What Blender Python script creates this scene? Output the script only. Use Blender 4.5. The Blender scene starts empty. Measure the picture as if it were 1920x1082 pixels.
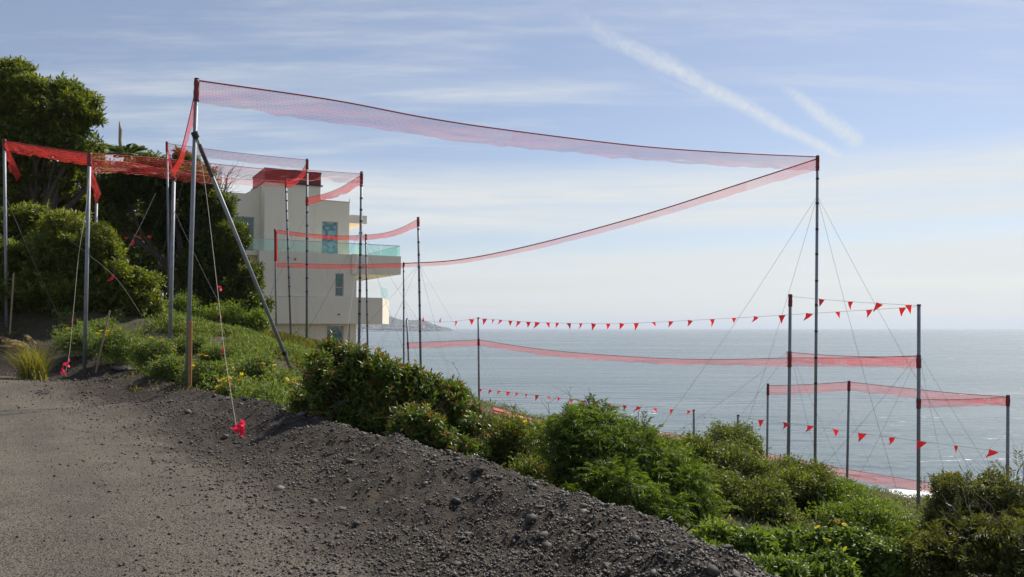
import bpy, math, random
import numpy as np
from mathutils import Vector, Matrix
random.seed(7)
RNG = np.random.default_rng(11)
scn = bpy.context.scene
COL = scn.collection
R = math.radians

# ------------------------------------------------------------------ camera
EYE = 1.6
FPX = 1507.0
PITCH = math.atan(74.0 / FPX)
cam = bpy.data.cameras.new('camera')
cam.sensor_width = 36.0
cam.lens = 36.0 * FPX / 1920.0
cam.clip_start = 0.05
cam.clip_end = 120000
co = bpy.data.objects.new('camera', cam)
co.location = (0, 0, EYE)
co.rotation_euler = (math.pi / 2 + PITCH, 0, 0)
COL.objects.link(co)
scn.camera = co


def ray(px, py):
    """direction with forward component 1 for a point of the surveyed view"""
    u = (px - 960.0) / FPX
    v = (541.0 - py) / FPX
    y = math.cos(PITCH) - v * math.sin(PITCH)
    z = math.sin(PITCH) + v * math.cos(PITCH)
    return u / y, 1.0, z / y


def P(px, py, D):
    a, b, c = ray(px, py)
    return np.array((a * D, D, EYE + c * D))


# ------------------------------------------------------------------ sky, sun, exposure
SUN_AZ, SUN_EL = R(40), R(47)
SUN_DIR = Vector((math.sin(SUN_AZ) * math.cos(SUN_EL), math.cos(SUN_AZ) * math.cos(SUN_EL), math.sin(SUN_EL)))
w = bpy.data.worlds.new('World')
scn.world = w
w.use_nodes = True
wn, wl = w.node_tree.nodes, w.node_tree.links
wn.clear()


class NT:
    """tiny helper to write node trees"""
    def __init__(s, tree):
        s.t = tree

    def n(s, kind, **kw):
        o = s.t.nodes.new(kind)
        for k, v in kw.items():
            if k == 'ins':
                for kk, vv in v.items():
                    if isinstance(vv, bpy.types.NodeSocket):
                        s.t.links.new(vv, o.inputs[kk])
                    else:
                        o.inputs[kk].default_value = vv
            else:
                setattr(o, k, v)
        return o

    def math(s, op, a, b=None, c=None, clamp=False):
        o = s.n('ShaderNodeMath', operation=op, use_clamp=clamp)
        for i, v in enumerate((a, b, c)):
            if v is None:
                continue
            if isinstance(v, bpy.types.NodeSocket):
                s.t.links.new(v, o.inputs[i])
            else:
                o.inputs[i].default_value = v
        return o.outputs[0]

    def vmath(s, op, a, b=None, out=0):
        o = s.n('ShaderNodeVectorMath', operation=op)
        for i, v in enumerate((a, b)):
            if v is None:
                continue
            if isinstance(v, bpy.types.NodeSocket):
                s.t.links.new(v, o.inputs[i])
            else:
                o.inputs[i].default_value = v
        return o.outputs[out]

    def ramp(s, x, lo, hi, a=0.0, b=1.0, smooth=True):
        o = s.n('ShaderNodeMapRange', interpolation_type='SMOOTHSTEP' if smooth else 'LINEAR')
        s.t.links.new(x, o.inputs[0])
        for i, v in zip((1, 2, 3, 4), (lo, hi, a, b)):
            o.inputs[i].default_value = v
        return o.outputs[0]

    def mix(s, f, a, b, mode='MIX'):
        o = s.n('ShaderNodeMix', data_type='RGBA', blend_type=mode)
        for i, v in ((0, f), (6, a), (7, b)):
            if isinstance(v, bpy.types.NodeSocket):
                s.t.links.new(v, o.inputs[i])
            else:
                o.inputs[i].default_value = (tuple(v) + (1,) if isinstance(v, (tuple, list)) and len(v) == 3 else v)
        return o.outputs[2]

    def noise(s, vec, scale, detail=3, rough=0.5, out=0):
        o = s.n('ShaderNodeTexNoise')
        if vec is not None:
            s.t.links.new(vec, o.inputs['Vector'])
        o.inputs['Scale'].default_value = scale
        o.inputs['Detail'].default_value = detail
        o.inputs['Roughness'].default_value = rough
        return o.outputs[out]


W = NT(w.node_tree)
sky = W.n('ShaderNodeTexSky', sky_type='NISHITA', sun_disc=False)
sky.sun_elevation = SUN_EL
sky.sun_rotation = SUN_AZ
sky.altitude = 30
sky.air_density = 1.0
sky.dust_density = 0.35
sky.ozone_density = 1.6
tc = W.n('ShaderNodeTexCoord')
gen = tc.outputs['Generated']
sep = W.n('ShaderNodeSeparateXYZ', ins={0: gen})
zc = W.math('MAXIMUM', sep.outputs[2], 0.0)
den = W.math('ADD', zc, 0.06)
cx = W.math('DIVIDE', sep.outputs[0], den)
cy = W.math('DIVIDE', sep.outputs[1], den)
comb = W.n('ShaderNodeCombineXYZ', ins={0: cx, 1: cy, 2: 0.0})
# high cirrus, combed out along one wind direction
mp1 = W.n('ShaderNodeMapping', ins={0: comb.outputs[0]})
mp1.inputs['Rotation'].default_value = (0, 0, R(-28))
mp1.inputs['Scale'].default_value = (0.30, 1.15, 1)
c1 = W.noise(mp1.outputs[0], 1.1, 8, 0.62)
mp2 = W.n('ShaderNodeMapping', ins={0: comb.outputs[0]})
mp2.inputs['Scale'].default_value = (0.13, 0.62, 1)
mp2.inputs['Location'].default_value = (3.3, 1.45, 0)
c2 = W.noise(mp2.outputs[0], 1.0, 6, 0.55)
mp3 = W.n('ShaderNodeMapping', ins={0: comb.outputs[0]})
mp3.inputs['Rotation'].default_value = (0, 0, R(-40))
mp3.inputs['Scale'].default_value = (0.9, 4.2, 1)
c4 = W.noise(mp3.outputs[0], 1.5, 9, 0.68)
wisp = W.ramp(c4, 0.38, 0.72, 0.55, 1.35)
cirrus = W.math('MULTIPLY', W.math('MULTIPLY', W.ramp(c1, 0.36, 0.74), wisp), W.ramp(sep.outputs[2], 0.75, 0.22, 0.25, 0.62))
# low stratus sheet towards the sea horizon with blue gaps
elev_m = W.ramp(sep.outputs[2], 0.225, 0.165, 0.0, 1.0)
c3 = W.noise(mp2.outputs[0], 3.1, 5, 0.6)
bank = W.math('ADD', W.math('MULTIPLY', c2, 0.75), W.math('MULTIPLY', c3, 0.25))
bank = W.math('MULTIPLY', W.ramp(bank, 0.36, 0.54, 0.35, 0.95), elev_m)
azi = W.math('ARCTAN2', sep.outputs[0], sep.outputs[1])
gv = W.n('ShaderNodeCombineXYZ', ins={0: W.math('MULTIPLY', azi, 2.2), 1: W.math('MULTIPLY', sep.outputs[2], 9.0), 2: 4.0})
gw = W.noise(gv.outputs[0], 1.0, 6, 0.6)
gv2 = W.n('ShaderNodeCombineXYZ', ins={0: W.math('MULTIPLY', azi, 5.0), 1: W.math('MULTIPLY', sep.outputs[2], 75.0), 2: 1.0})
gw2 = W.noise(gv2.outputs[0], 1.0, 6, 0.62)


def gap(z0, wdt, amt):
    """clear blue slot in the stratus sheet"""
    zz = W.math('ADD', W.math('SUBTRACT', sep.outputs[2], z0), W.math('MULTIPLY', W.math('SUBTRACT', gw, 0.5), 0.045))
    return W.math('MULTIPLY', W.ramp(W.math('ABSOLUTE', zz), wdt, 0.0), W.ramp(gw2, 0.25, 0.6, amt * 0.5, amt))


gaps = W.math('MAXIMUM', gap(0.108, 0.022, 0.85), W.math('MAXIMUM', gap(0.050, 0.011, 0.55), gap(0.148, 0.008, 0.3)))
streak = W.ramp(gw2, 0.32, 0.62, 0.70, 1.0)
bank = W.math('MULTIPLY', W.math('MULTIPLY', bank, streak), W.math('SUBTRACT', 1.0, gaps))
cloud = W.math('MAXIMUM', W.math('MAXIMUM', cirrus, 0.13), W.math('MULTIPLY', bank, 0.95))


def skydir(px, py):
    v = Vector(ray(px, py))
    return v.normalized()


def trail(p0, p1, w0, w1, strength, seed):
    """old contrail along a great circle: broad and thin at its old end, narrow at the young one, wind-torn edges"""
    a, b = skydir(*p0), skydir(*p1)
    n = a.cross(b).normalized()
    t = (b - a * a.dot(b)).normalized()
    ang = a.angle(b)
    wob = W.noise(gen, 11 + seed, 8, 0.66)
    d = W.vmath('DOT_PRODUCT', gen, tuple(n), out=1)
    al = W.math('ARCTAN2', W.vmath('DOT_PRODUCT', gen, tuple(t), out=1), W.vmath('DOT_PRODUCT', gen, tuple(a), out=1))
    al = W.math('DIVIDE', al, ang)
    width = W.math('ADD', w0, W.math('MULTIPLY', al, w1 - w0))
    d = W.math('DIVIDE', W.math('ABSOLUTE', W.math('ADD', d, W.math('MULTIPLY', W.math('SUBTRACT', wob, 0.5), W.math('MULTIPLY', width, 1.25)))), width)
    # ribs across the trail
    cmb = W.n('ShaderNodeCombineXYZ', ins={0: W.math('MULTIPLY', al, 26.0), 1: W.math('MULTIPLY', d, 2.2), 2: float(seed)})
    rib = W.noise(cmb.outputs[0], 1.6, 5, 0.62)
    prof = W.ramp(d, 1.0, 0.0)
    ends = W.math('MULTIPLY', W.ramp(al, -0.12, 0.0), W.math('MULTIPLY', W.ramp(al, -0.1, 0.5, 0.15, 1.0), W.ramp(al, 1.0, 0.90)))
    return W.math('MULTIPLY', W.math('MULTIPLY', prof, ends), W.ramp(rib, 0.2, 0.75, strength * 0.5, strength))


ct = trail((990, -15), (1632, 324), 0.026, 0.0095, 0.78, 0)
ct2 = trail((1150, 115), (1440, 225), 0.010, 0.006, 0.35, 3)
ct3 = trail((1440, 140), (1625, 280), 0.012, 0.017, 0.75, 5)
cloud = W.math('MAXIMUM', cloud, W.math('MAXIMUM', ct, W.math('MAXIMUM', ct2, ct3)))
tint = W.mix(1.0, sky.outputs[0], (1.04, 0.98, 1.02), 'MULTIPLY')
wash = W.mix(W.ramp(sep.outputs[2], 0.13, 0.0, 0.0, 0.50), tint, (6.3, 6.5, 6.5))
skyc = W.mix(cloud, wash, (7.7, 7.95, 7.9))
bg = W.n('ShaderNodeBackground', ins={'Color': skyc, 'Strength': 0.088})
wo = W.n('ShaderNodeOutputWorld', ins={'Surface': bg.outputs[0]})

sun = bpy.data.lights.new('sun', 'SUN')
sun.energy = 4.9
sun.angle = R(0.6)
sun.color = (1.0, 0.94, 0.85)
so = bpy.data.objects.new('sun', sun)
so.rotation_euler = (-SUN_DIR).to_track_quat('-Z', 'Y').to_euler()
so.location = (20, 20, 60)
COL.objects.link(so)

scn.view_settings.view_transform = 'Standard'
scn.view_settings.look = 'None'
scn.view_settings.exposure = 0.22
scn.view_settings.gamma = 1.0
scn.view_settings.use_curve_mapping = False
scn.cycles.use_denoising = True
scn.cycles.max_bounces = 8
scn.cycles.transparent_max_bounces = 24
scn.cycles.volume_bounces = 0

# ------------------------------------------------------------------ helpers


def link(o, parent=None):
    COL.objects.link(o)
    if parent is not None:
        o.parent = parent
    return o


def tag(o, label=None, cat=None, group=None, kind=None):
    if label:
        o['label'] = label
    if cat:
        o['category'] = cat
    if group:
        o['group'] = group
    if kind:
        o['kind'] = kind
    return o


def empty(name, loc, label=None, cat=None, group=None, rz=0):
    o = bpy.data.objects.new(name, None)
    o.location = tuple(loc)
    o.rotation_euler = (0, 0, rz)
    o.empty_display_size = 0.2
    COL.objects.link(o)
    return tag(o, label, cat, group)


def mesh_np(name, v, f, mat, tint=None, smooth=False):
    """mesh from numpy vertices and equal-sized faces; tint = per-vertex float attribute"""
    v = np.asarray(v, np.float32)
    f = np.asarray(f, np.int32)
    me = bpy.data.meshes.new(name)
    k = f.shape[1]
    me.vertices.add(len(v))
    me.vertices.foreach_set('co', v.ravel())
    me.loops.add(f.size)
    me.loops.foreach_set('vertex_index', f.ravel())
    me.polygons.add(len(f))
    me.polygons.foreach_set('loop_start', np.arange(0, f.size, k, dtype=np.int32))
    me.polygons.foreach_set('loop_total', np.full(len(f), k, np.int32))
    if smooth:
        me.polygons.foreach_set('use_smooth', np.ones(len(f), bool))
    if tint is not None:
        for an, arr in (tint.items() if isinstance(tint, dict) else (('tint', tint),)):
            at = me.attributes.new(an, 'FLOAT', 'POINT')
            at.data.foreach_set('value', np.asarray(arr, np.float32))
    me.update(calc_edges=True)
    if mat is not None:
        me.materials.append(mat)
    return me


def obj_np(name, v, f, mat, parent=None, tint=None, smooth=False):
    off = np.array(parent.matrix_basis.translation) if parent is not None else np.zeros(3)
    if parent is not None and parent.parent is not None:
        off = off + np.array(parent.parent.matrix_basis.translation)
    o = bpy.data.objects.new(name, mesh_np(name, np.asarray(v) - off, f, mat, tint, smooth))
    return link(o, parent)


class MB:
    """mixed polygons collected into one mesh"""
    def __init__(s):
        s.v, s.f = [], []

    def add(s, vs, fs):
        b = len(s.v)
        s.v += [tuple(x) for x in vs]
        s.f += [tuple(i + b for i in f) for f in fs]

    def prism(s, poly, z0, z1):
        n = len(poly)
        s.add([(x, y, z0) for x, y in poly] + [(x, y, z1) for x, y in poly],
              [tuple(range(n - 1, -1, -1)), tuple(range(n, 2 * n))] +
              [(i, (i + 1) % n, n + (i + 1) % n, n + i) for i in range(n)])

    def tube(s, pts, rad, seg=8, caps=True):
        pts = [np.asarray(p, float) for p in pts]
        rad = rad if hasattr(rad, '__len__') else [rad] * len(pts)
        n = len(pts)
        vs = []
        ref = None
        for i in range(n):
            d = pts[min(i + 1, n - 1)] - pts[max(i - 1, 0)]
            d = d / (np.linalg.norm(d) + 1e-9)
            if ref is None:
                ref = np.array((1.0, 0, 0)) if abs(d[0]) < 0.8 else np.array((0, 1.0, 0))
            a = np.cross(d, ref); a /= np.linalg.norm(a) + 1e-9
            b = np.cross(d, a)
            ref = np.cross(a, d)
            for k in range(seg):
                t = 2 * math.pi * k / seg
                vs.append(pts[i] + rad[i] * (a * math.cos(t) + b * math.sin(t)))
        fs = [(i * seg + k, i * seg + (k + 1) % seg, (i + 1) * seg + (k + 1) % seg, (i + 1) * seg + k)
              for i in range(n - 1) for k in range(seg)]
        if caps:
            fs += [tuple(range(seg - 1, -1, -1)), tuple((n - 1) * seg + k for k in range(seg))]
        s.add(vs, fs)

    def build(s, name, mat, parent=None, smooth=False, world=True):
        me = bpy.data.meshes.new(name)
        off = np.zeros(3)
        if world and parent is not None:
            q = parent
            while q is not None:
                off = off + np.array(q.matrix_basis.translation)
                q = q.parent
        me.from_pydata([tuple(np.asarray(v) - off) for v in s.v], [], s.f)
        if smooth:
            for p in me.polygons:
                p.use_smooth = len(p.vertices) == 4
        me.materials.append(mat)
        me.update()
        return link(bpy.data.objects.new(name, me), parent)


def unit(a):
    return a / (np.linalg.norm(a, axis=-1, keepdims=True) + 1e-9)


def hash2(ix, iy, seed):
    h = (ix.astype(np.int64) * 374761393 + iy.astype(np.int64) * 668265263 + seed * 974711) & 0x7fffffff
    h = ((h ^ (h >> 13)) * 1274126177) & 0x7fffffff
    return ((h ^ (h >> 16)) & 0xffff) / 65535.0


def vnoise(x, y, seed=0):
    ix, iy = np.floor(x), np.floor(y)
    fx, fy = x - ix, y - iy
    fx, fy = fx * fx * (3 - 2 * fx), fy * fy * (3 - 2 * fy)
    a, b = hash2(ix, iy, seed), hash2(ix + 1, iy, seed)
    c, d = hash2(ix, iy + 1, seed), hash2(ix + 1, iy + 1, seed)
    return (a * (1 - fx) + b * fx) * (1 - fy) + (c * (1 - fx) + d * fx) * fy - 0.5


def fbm(x, y, seed=0, oct=4):
    s, a = 0, 1.0
    for k in range(oct):
        s = s + a * vnoise(x * 2 ** k + 17 * k, y * 2 ** k - 9 * k, seed + k)
        a *= 0.5
    return s


# ------------------------------------------------------------------ materials


def new_mat(name):
    m = bpy.data.materials.new(name)
    m.use_nodes = True
    m.node_tree.nodes.clear()
    return m, NT(m.node_tree)


def out_surface(T, sh, disp=None):
    T.n('ShaderNodeOutputMaterial', ins={'Surface': sh})


def bump(T, h, strength=0.3, dist=0.02):
    return T.n('ShaderNodeBump', ins={'Height': h, 'Strength': strength, 'Distance': dist}).outputs[0]


def leaf_mat(name, c_dark, c_mid, c_tip, transl=0.35, rough=0.42, spec=0.4):
    rough, spec = rough + 0.04, 0.36
    m, T = new_mat(name)
    at = T.n('ShaderNodeAttribute', attribute_name='tint').outputs['Fac']
    c = T.mix(T.ramp(at, 0.0, 0.6, smooth=False), c_dark, c_mid)
    c = T.mix(T.ramp(at, 0.72, 1.0, smooth=False), c, c_tip)
    p = T.n('ShaderNodeBsdfPrincipled', ins={'Base Color': c, 'Roughness': rough, 'Specular IOR Level': spec})
    tcx = T.mix(1.0, c, (1.4, 1.5, 0.5), 'MULTIPLY')
    t = T.n('ShaderNodeBsdfTranslucent', ins={'Color': tcx})
    mx = T.n('ShaderNodeMixShader', ins={0: transl, 1: p.outputs[0], 2: t.outputs[0]})
    out_surface(T, mx.outputs[0])
    return m


def plain_mat(name, col, rough=0.6, metal=0.0, nscale=0, namp=0.15, bscale=0, bstr=0.2, bdist=0.01, spec=0.5):
    m, T = new_mat(name)
    oc = T.n('ShaderNodeTexCoord').outputs['Object']
    c = T.n('ShaderNodeRGB')
    c.outputs[0].default_value = tuple(col) + (1,)
    c = c.outputs[0]
    if nscale:
        nn = T.noise(oc, nscale, 5, 0.6)
        k = T.ramp(nn, 0.25, 0.75, 1 - namp, 1 + namp, smooth=False)
        kk = T.n('ShaderNodeCombineColor', ins={0: k, 1: k, 2: k})
        c = T.mix(1.0, c, kk.outputs[0], 'MULTIPLY')
    p = T.n('ShaderNodeBsdfPrincipled', ins={'Base Color': c, 'Roughness': rough, 'Metallic': metal, 'Specular IOR Level': spec})
    if bscale:
        T.t.links.new(bump(T, T.noise(oc, bscale, 4, 0.6), bstr, bdist), p.inputs['Normal'])
    out_surface(T, p.outputs[0])
    return m


def thin_mat(name, col, transl=0.45, rough=0.5):
    m, T = new_mat(name)
    p = T.n('ShaderNodeBsdfPrincipled', ins={'Base Color': tuple(col) + (1,), 'Roughness': rough})
    t = T.n('ShaderNodeBsdfTranslucent', ins={'Color': tuple(col) + (1,)})
    mx = T.n('ShaderNodeMixShader', ins={0: transl, 1: p.outputs[0], 2: t.outputs[0]})
    out_surface(T, mx.outputs[0])
    return m


M = {}
M['net'] = thin_mat('red_netting', (0.80, 0.065, 0.055), 0.5)
M['hem'] = plain_mat('red_hem', (0.42, 0.02, 0.025), 0.7)
M['wrap'] = plain_mat('dark_red_wrap', (0.20, 0.022, 0.026), 0.6, nscale=30, namp=0.4)
M['pennant'] = thin_mat('red_vinyl', (0.78, 0.022, 0.028), 0.4, 0.35)
M['ribbon'] = thin_mat('pink_ribbon', (0.85, 0.03, 0.09), 0.35, 0.2)
M['steel'] = plain_mat('galvanised_steel', (0.24, 0.255, 0.275), 0.55, 0.35, nscale=9, namp=0.2)
M['rust'] = plain_mat('rusty_steel', (0.075, 0.062, 0.058), 0.8, nscale=7, namp=0.75)
M['tape'] = plain_mat('black_tape', (0.012, 0.012, 0.014), 0.5)
M['wire'] = plain_mat('guy_wire', (0.17, 0.17, 0.17), 0.6)
M['rope'] = plain_mat('pale_rope', (0.36, 0.34, 0.29), 0.8)
M['wood'] = plain_mat('stake_wood', (0.36, 0.17, 0.06), 0.75, nscale=14, namp=0.25)
M['greywood'] = plain_mat('grey_wood', (0.30, 0.24, 0.16), 0.8, nscale=14, namp=0.25)
M['bark'] = plain_mat('bark', (0.085, 0.068, 0.052), 0.85, nscale=6, namp=0.4, bscale=18, bstr=0.6, bdist=0.03)
M['twig'] = plain_mat('twig', (0.20, 0.16, 0.12), 0.85)
M['darktwig'] = plain_mat('dark_twig', (0.07, 0.045, 0.035), 0.85)

M['tree'] = leaf_mat('tree_leaf', (0.089, 0.117, 0.023), (0.169, 0.191, 0.026), (0.324, 0.279, 0.037), 0.42, 0.40)
M['tree2'] = leaf_mat('tree_leaf_dark', (0.064, 0.090, 0.020), (0.115, 0.141, 0.026), (0.230, 0.211, 0.032), 0.40, 0.38)
M['sumac'] = leaf_mat('sumac_leaf', (0.070, 0.106, 0.023), (0.132, 0.177, 0.030), (0.324, 0.103, 0.044), 0.40, 0.33, 0.5)
M['pepper'] = leaf_mat('feathery_leaf', (0.083, 0.122, 0.028), (0.141, 0.192, 0.036), (0.243, 0.256, 0.051), 0.44, 0.4)
M['coyote'] = leaf_mat('coyote_leaf', (0.097, 0.121, 0.038), (0.162, 0.184, 0.044), (0.294, 0.265, 0.059), 0.40, 0.45)
M['lush'] = leaf_mat('lush_leaf', (0.095, 0.144, 0.030), (0.169, 0.221, 0.038), (0.294, 0.294, 0.059), 0.42, 0.4)
M['olive'] = leaf_mat('olive_leaf', (0.081, 0.091, 0.026), (0.136, 0.140, 0.036), (0.309, 0.251, 0.074), 0.40, 0.42)
M['encelia'] = leaf_mat('sunflower_leaf', (0.115, 0.154, 0.044), (0.191, 0.236, 0.067), (0.324, 0.324, 0.103), 0.40, 0.5)
M['grass'] = leaf_mat('grass_blade', (0.128, 0.141, 0.033), (0.243, 0.224, 0.051), (0.410, 0.320, 0.128), 0.40, 0.5)
M['straw'] = leaf_mat('straw', (0.17, 0.14, 0.06), (0.24, 0.19, 0.09), (0.36, 0.28, 0.16), 0.35, 0.6)
M['plume'] = leaf_mat('plume', (0.40, 0.30, 0.22), (0.55, 0.43, 0.33), (0.66, 0.54, 0.43), 0.4, 0.7)
M['petal'] = thin_mat('yellow_petal', (0.92, 0.62, 0.02), 0.5)
M['floret'] = plain_mat('flower_centre', (0.16, 0.075, 0.01), 0.8)
M['palm'] = leaf_mat('palm_leaf', (0.07, 0.105, 0.03), (0.10, 0.14, 0.04), (0.26, 0.21, 0.08), 0.3, 0.35)


def stucco_mat():
    m, T = new_mat('stucco')
    oc = T.n('ShaderNodeTexCoord').outputs['Object']
    mp = T.n('ShaderNodeMapping', ins={0: oc})
    mp.inputs['Scale'].default_value = (2.6, 2.6, 0.16)
    st = T.noise(mp.outputs[0], 1.0, 6, 0.65)                 # rain streaks
    bl = T.noise(oc, 0.6, 5, 0.6)
    c = T.mix(T.ramp(st, 0.50, 0.78, 0.0, 0.38), (0.90, 0.81, 0.65), (0.60, 0.53, 0.42))
    c = T.mix(T.ramp(bl, 0.35, 0.75, 0.0, 0.22), c, (0.72, 0.66, 0.56))
    p = T.n('ShaderNodeBsdfPrincipled', ins={'Base Color': c, 'Roughness': 0.92, 'Specular IOR Level': 0.25})
    T.t.links.new(bump(T, T.noise(oc, 30, 4, 0.6), 0.2, 0.01), p.inputs['Normal'])
    out_surface(T, p.outputs[0])
    return m


M['stucco'] = stucco_mat()
M['redcap'] = plain_mat('rust_red_cap', (0.24, 0.035, 0.03), 0.7, nscale=2, namp=0.15)
M['darkmetal'] = plain_mat('dark_flashing', (0.03, 0.03, 0.033), 0.5)
M['frame'] = plain_mat('pale_frame', (0.55, 0.53, 0.48), 0.5)
M['redframe'] = plain_mat('red_frame', (0.35, 0.03, 0.04), 0.5)


def lace_mat():
    m, T = new_mat('lace_curtain')
    oc = T.n('ShaderNodeTexCoord').outputs['Object']
    v = T.n('ShaderNodeTexVoronoi', ins={'Vector': oc, 'Scale': 6.5})
    sp_ = T.n('ShaderNodeSeparateColor', ins={0: v.outputs['Color']})
    c = T.mix(T.ramp(sp_.outputs[0], 0.3, 0.75), (0.95, 0.96, 0.97), (0.22, 0.27, 0.32))
    p = T.n('ShaderNodeBsdfPrincipled', ins={'Base Color': c, 'Roughness': 0.9})
    out_surface(T, p.outputs[0])
    return m


M['lace'] = lace_mat()
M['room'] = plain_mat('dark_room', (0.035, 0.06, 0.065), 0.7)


def glass_mat(name, col, mixf):
    m, T = new_mat(name)
    tr = T.n('ShaderNodeBsdfTransparent', ins={'Color': tuple(col) + (1,)})
    gl = T.n('ShaderNodeBsdfGlossy', ins={'Roughness': 0.03, 'Color': (0.9, 1.0, 1.0, 1)})
    lw = T.n('ShaderNodeLayerWeight', ins={'Blend': 0.25})
    f = T.math('ADD', T.math('MULTIPLY', lw.outputs['Fresnel'], 0.35), mixf, clamp=True)
    mx = T.n('ShaderNodeMixShader', ins={0: f, 1: tr.outputs[0], 2: gl.outputs[0]})
    out_surface(T, mx.outputs[0])
    return m


M['railglass'] = glass_mat('rail_glass', (0.80, 0.92, 0.89), 0.05)
M['pane'] = glass_mat('window_glass', (0.72, 0.86, 0.87), 0.05)


def ground_mat():
    m, T = new_mat('ground')
    oc = T.n('ShaderNodeTexCoord').outputs['Object']
    s = T.n('ShaderNodeAttribute', attribute_name='berm').outputs['Fac']     # signed metres from the berm crest, + = slope
    n1 = T.noise(oc, 1.3, 5, 0.6)
    n2 = T.noise(oc, 9, 5, 0.65)
    n3 = T.noise(oc, 60, 4, 0.7)
    nl = T.noise(oc, 0.45, 4, 0.6)
    sj = T.math('ADD', s, T.math('MULTIPLY', T.math('SUBTRACT', n1, 0.5), 1.7))
    sj = T.math('ADD', sj, T.math('MULTIPLY', T.math('SUBTRACT', n2, 0.5), 0.9))
    n4 = T.noise(oc, 130, 3, 0.7)
    vor2 = T.n('ShaderNodeTexVoronoi', ins={'Vector': oc, 'Scale': 85.0})
    sp = T.n('ShaderNodeSeparateColor', ins={0: vor2.outputs['Color']})
    road = T.mix(T.ramp(nl, 0.3, 0.7), (0.215, 0.185, 0.143), (0.162, 0.140, 0.108))
    npat = T.noise(oc, 2.2, 6, 0.7)
    road = T.mix(T.ramp(npat, 0.56, 0.70, 0.0, 0.5), road, (0.075, 0.064, 0.050))
    road = T.mix(T.ramp(npat, 0.40, 0.28, 0.0, 0.45), road, (0.215, 0.188, 0.145))
    road = T.mix(T.ramp(n2, 0.60, 0.80, 0.0, 0.45), road, (0.19, 0.165, 0.125))
    road = T.mix(T.ramp(sp.outputs[0], 0.62, 0.70, 0.0, 0.75), road, (0.036, 0.033, 0.030))
    road = T.mix(T.ramp(sp.outputs[1], 0.90, 0.95, 0.0, 0.5), road, (0.24, 0.215, 0.175))
    road = T.mix(T.ramp(n3, 0.30, 0.46, 0.45, 0.0), road, (0.040, 0.036, 0.031))
    # wheel tracks pressed into the gravel along the road
    ntr = T.noise(oc, 1.0, 5, 0.65)
    sw = T.math('ADD', s, T.math('MULTIPLY', T.math('SUBTRACT', nl, 0.5), 0.7))
    for off, amt in ((-3.4, 0.40), (-5.1, 0.40), (-2.5, 0.22)):
        tr = T.ramp(T.math('ABSOLUTE', T.math('SUBTRACT', sw, off)), 0.42, 0.1)
        road = T.mix(T.math('MULTIPLY', T.math('MULTIPLY', tr, amt), T.ramp(ntr, 0.35, 0.6)), road, (0.080, 0.072, 0.062))
    vor = T.n('ShaderNodeTexVoronoi', ins={'Vector': oc, 'Scale': 38.0})
    sp2 = T.n('ShaderNodeSeparateColor', ins={0: vor.outputs['Color']})
    grav = T.mix(T.ramp(sp2.outputs[0], 0.1, 0.9), (0.024, 0.019, 0.015), (0.070, 0.058, 0.046))
    grav = T.mix(T.ramp(sp.outputs[1], 0.5, 0.9, 0.0, 0.5), grav, (0.085, 0.076, 0.064))
    soil = T.mix(T.ramp(n1, 0.35, 0.7), (0.056, 0.040, 0.027), (0.105, 0.079, 0.053))
    grav = T.mix(T.ramp(n2, 0.45, 0.62, 0.0, 0.75), grav, soil)
    c = T.mix(T.ramp(sj, -2.5, -1.35), road, grav)
    slope = T.mix(T.ramp(n1, 0.35, 0.65), (0.115, 0.088, 0.060), (0.075, 0.062, 0.042))
    slope = T.mix(T.ramp(n2, 0.42, 0.6, 0.0, 0.6), slope, (0.075, 0.090, 0.035))
    c = T.mix(T.ramp(sj, 0.1, 1.0), c, slope)
    p = T.n('ShaderNodeBsdfPrincipled', ins={'Base Color': c, 'Roughness': 0.92, 'Specular IOR Level': 0.25})
    hb = T.math('ADD', T.math('ADD', T.math('MULTIPLY', n3, 0.5), T.math('MULTIPLY', n4, 0.3)), T.math('MULTIPLY', T.math('ADD', vor.outputs['Distance'], vor2.outputs['Distance']), -0.35))
    nb = T.n('ShaderNodeBump', ins={'Height': hb, 'Strength': 1.0, 'Distance': 0.03})
    T.t.links.new(nb.outputs[0], p.inputs['Normal'])
    out_surface(T, p.outputs[0])
    return m


M['ground'] = ground_mat()


def stone_mat():
    m, T = new_mat('stone')
    at = T.n('ShaderNodeAttribute', attribute_name='tint').outputs['Fac']
    oi = T.n('ShaderNodeObjectInfo').outputs['Random']
    oc = T.n('ShaderNodeTexCoord').outputs['Object']
    v = T.math('FRACT', T.math('ADD', at, oi))
    c = T.mix(v, (0.026, 0.022, 0.018), (0.150, 0.128, 0.104))
    c = T.mix(T.ramp(v, 0.92, 0.99), c, (0.20, 0.175, 0.14))
    n = T.noise(oc, 40, 4, 0.6)
    c = T.mix(T.ramp(n, 0.3, 0.7, 0.0, 0.5), c, (0.055, 0.044, 0.034))
    p = T.n('ShaderNodeBsdfPrincipled', ins={'Base Color': c, 'Roughness': 0.62, 'Specular IOR Level': 0.42})
    T.t.links.new(bump(T, n, 0.4, 0.01), p.inputs['Normal'])
    out_surface(T, p.outputs[0])
    return m


M['stone'] = stone_mat()


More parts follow.
